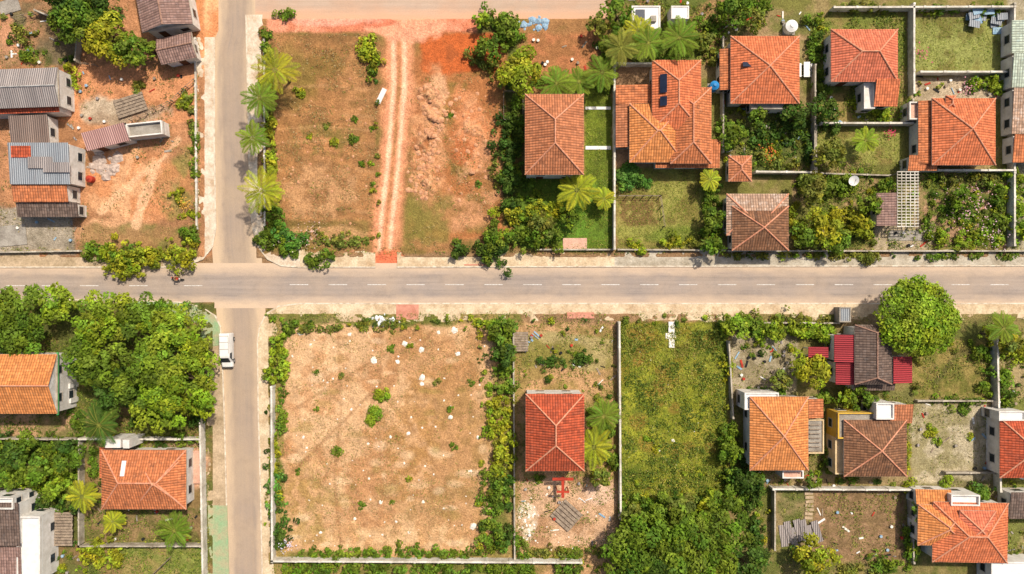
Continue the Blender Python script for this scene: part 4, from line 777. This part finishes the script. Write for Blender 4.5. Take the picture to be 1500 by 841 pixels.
mb.box(0,-2.53,.42,1.5,.08,.18,GY); mb.add([(-.6,2.5,1.25),(.6,2.5,1.25),(.55,2.49,1.8),(-.55,2.49,1.8)],[(3,2,1,0)],GL)
for yy in (.2,1.2,2.1): mb.box(0,yy,2.025,1.3,.05,.03,GY)
mb.build('body',e)
# ------------------------------------------------------------ motorcycle + rider
x,y=W(262,408); e=empty('motorcycle',x,y,.025,math.radians(80)); mb=MB()
for yy in(-.62,.62): mb.cyl((-.05,yy,.3),(.05,yy,.3),.3,.3,RUB,16); mb.cyl((-.055,yy,.3),(.055,yy,.3),.18,.18,GY,12)
mb.cyl((0,-.62,.3),(0,-.38,.95),.035,.035,GY,6); mb.cyl((0,.62,.3),(0,.0,.45),.04,.04,GY,6); mb.box(0,0,.3,.26,.45,.3,GY); mb.box(0,-.15,.68,.28,.45,.2,RED); mb.box(0,.32,.7,.26,.6,.1,RUB)
mb.cyl((-.36,-.32,1.0),(.36,-.32,1.0),.025,.025,RUB,6); mb.cyl((0,-.52,.85),(0,-.42,.85),.1,.1,WHP,10); mb.box(0,.7,.62,.14,.3,.04,RED)
mb.build('bike',e)
me=D.meshes.new('motorcyclist'); J=[(0,.2,.82),(0,.16,1.1),(0,.08,1.35),(0,.05,1.48),(0,.02,1.62),(-.19,.08,1.36),(-.3,-.08,1.18),(-.3,-.3,1.04),(.19,.08,1.36),(.3,-.08,1.18),(.3,-.3,1.04),(-.13,.15,.8),(-.2,-.22,.78),(-.18,-.05,.35),(-.18,-.2,.3),(.13,.15,.8),(.2,-.22,.78),(.18,-.05,.35),(.18,-.2,.3)]
Eg=[(0,1),(1,2),(2,3),(3,4),(2,5),(5,6),(6,7),(2,8),(8,9),(9,10),(0,11),(11,12),(12,13),(13,14),(0,15),(15,16),(16,17),(17,18)]
rad=[.15,.15,.16,.06,.11,.07,.05,.035,.07,.05,.035,.1,.075,.05,.04,.1,.075,.05,.04]
me.from_pydata(J,Eg,[]); o=D.objects.new('motorcyclist',me); link(o); o.location=(x,y,.03); o.rotation_euler=(0,0,math.radians(80)); me.materials.append(M('shirt_cloth',(190,150,110),(160,120,90),bump=0))
mdf=o.modifiers.new('s','SKIN')
for i,r_ in enumerate(rad): me.skin_vertices[0].data[i].radius=(r_,r_)
me.skin_vertices[0].data[0].use_root=True; o.modifiers.new('b','SUBSURF').levels=1
# ------------------------------------------------------------ light, camera
w=D.worlds.new('World'); SC.world=w; w.use_nodes=True; nt=w.node_tree; bg=nt.nodes['Background']; sk=nt.nodes.new('ShaderNodeTexSky'); sk.sky_type='NISHITA'; sk.sun_disc=False
EL,AZ=math.radians(57),math.radians(38); sk.sun_elevation=EL; sk.sun_rotation=AZ; sk.dust_density=4.0; sk.ozone_density=.6; nt.links.new(sk.outputs[0],bg.inputs[0]); bg.inputs[1].default_value=.12
sv=Vector((math.sin(AZ)*math.cos(EL),math.cos(AZ)*math.cos(EL),math.sin(EL)))
sl=D.lights.new('sun','SUN'); sl.energy=5.0; sl.angle=math.radians(2.0); sl.color=(1,.925,.8); so=D.objects.new('sun',sl); link(so); so.rotation_euler=(-sv).to_track_quat('-Z','Y').to_euler(); so.location=(0,0,60)
cam=D.cameras.new('camera'); co=D.objects.new('camera',cam); link(co); co.location=(0,0,H); co.rotation_euler=(0,0,0); cam.sensor_width=36; cam.lens=36*H/150; cam.clip_end=3000; SC.camera=co
SC.view_settings.view_transform='Standard'; SC.view_settings.look='None'; SC.view_settings.exposure=0
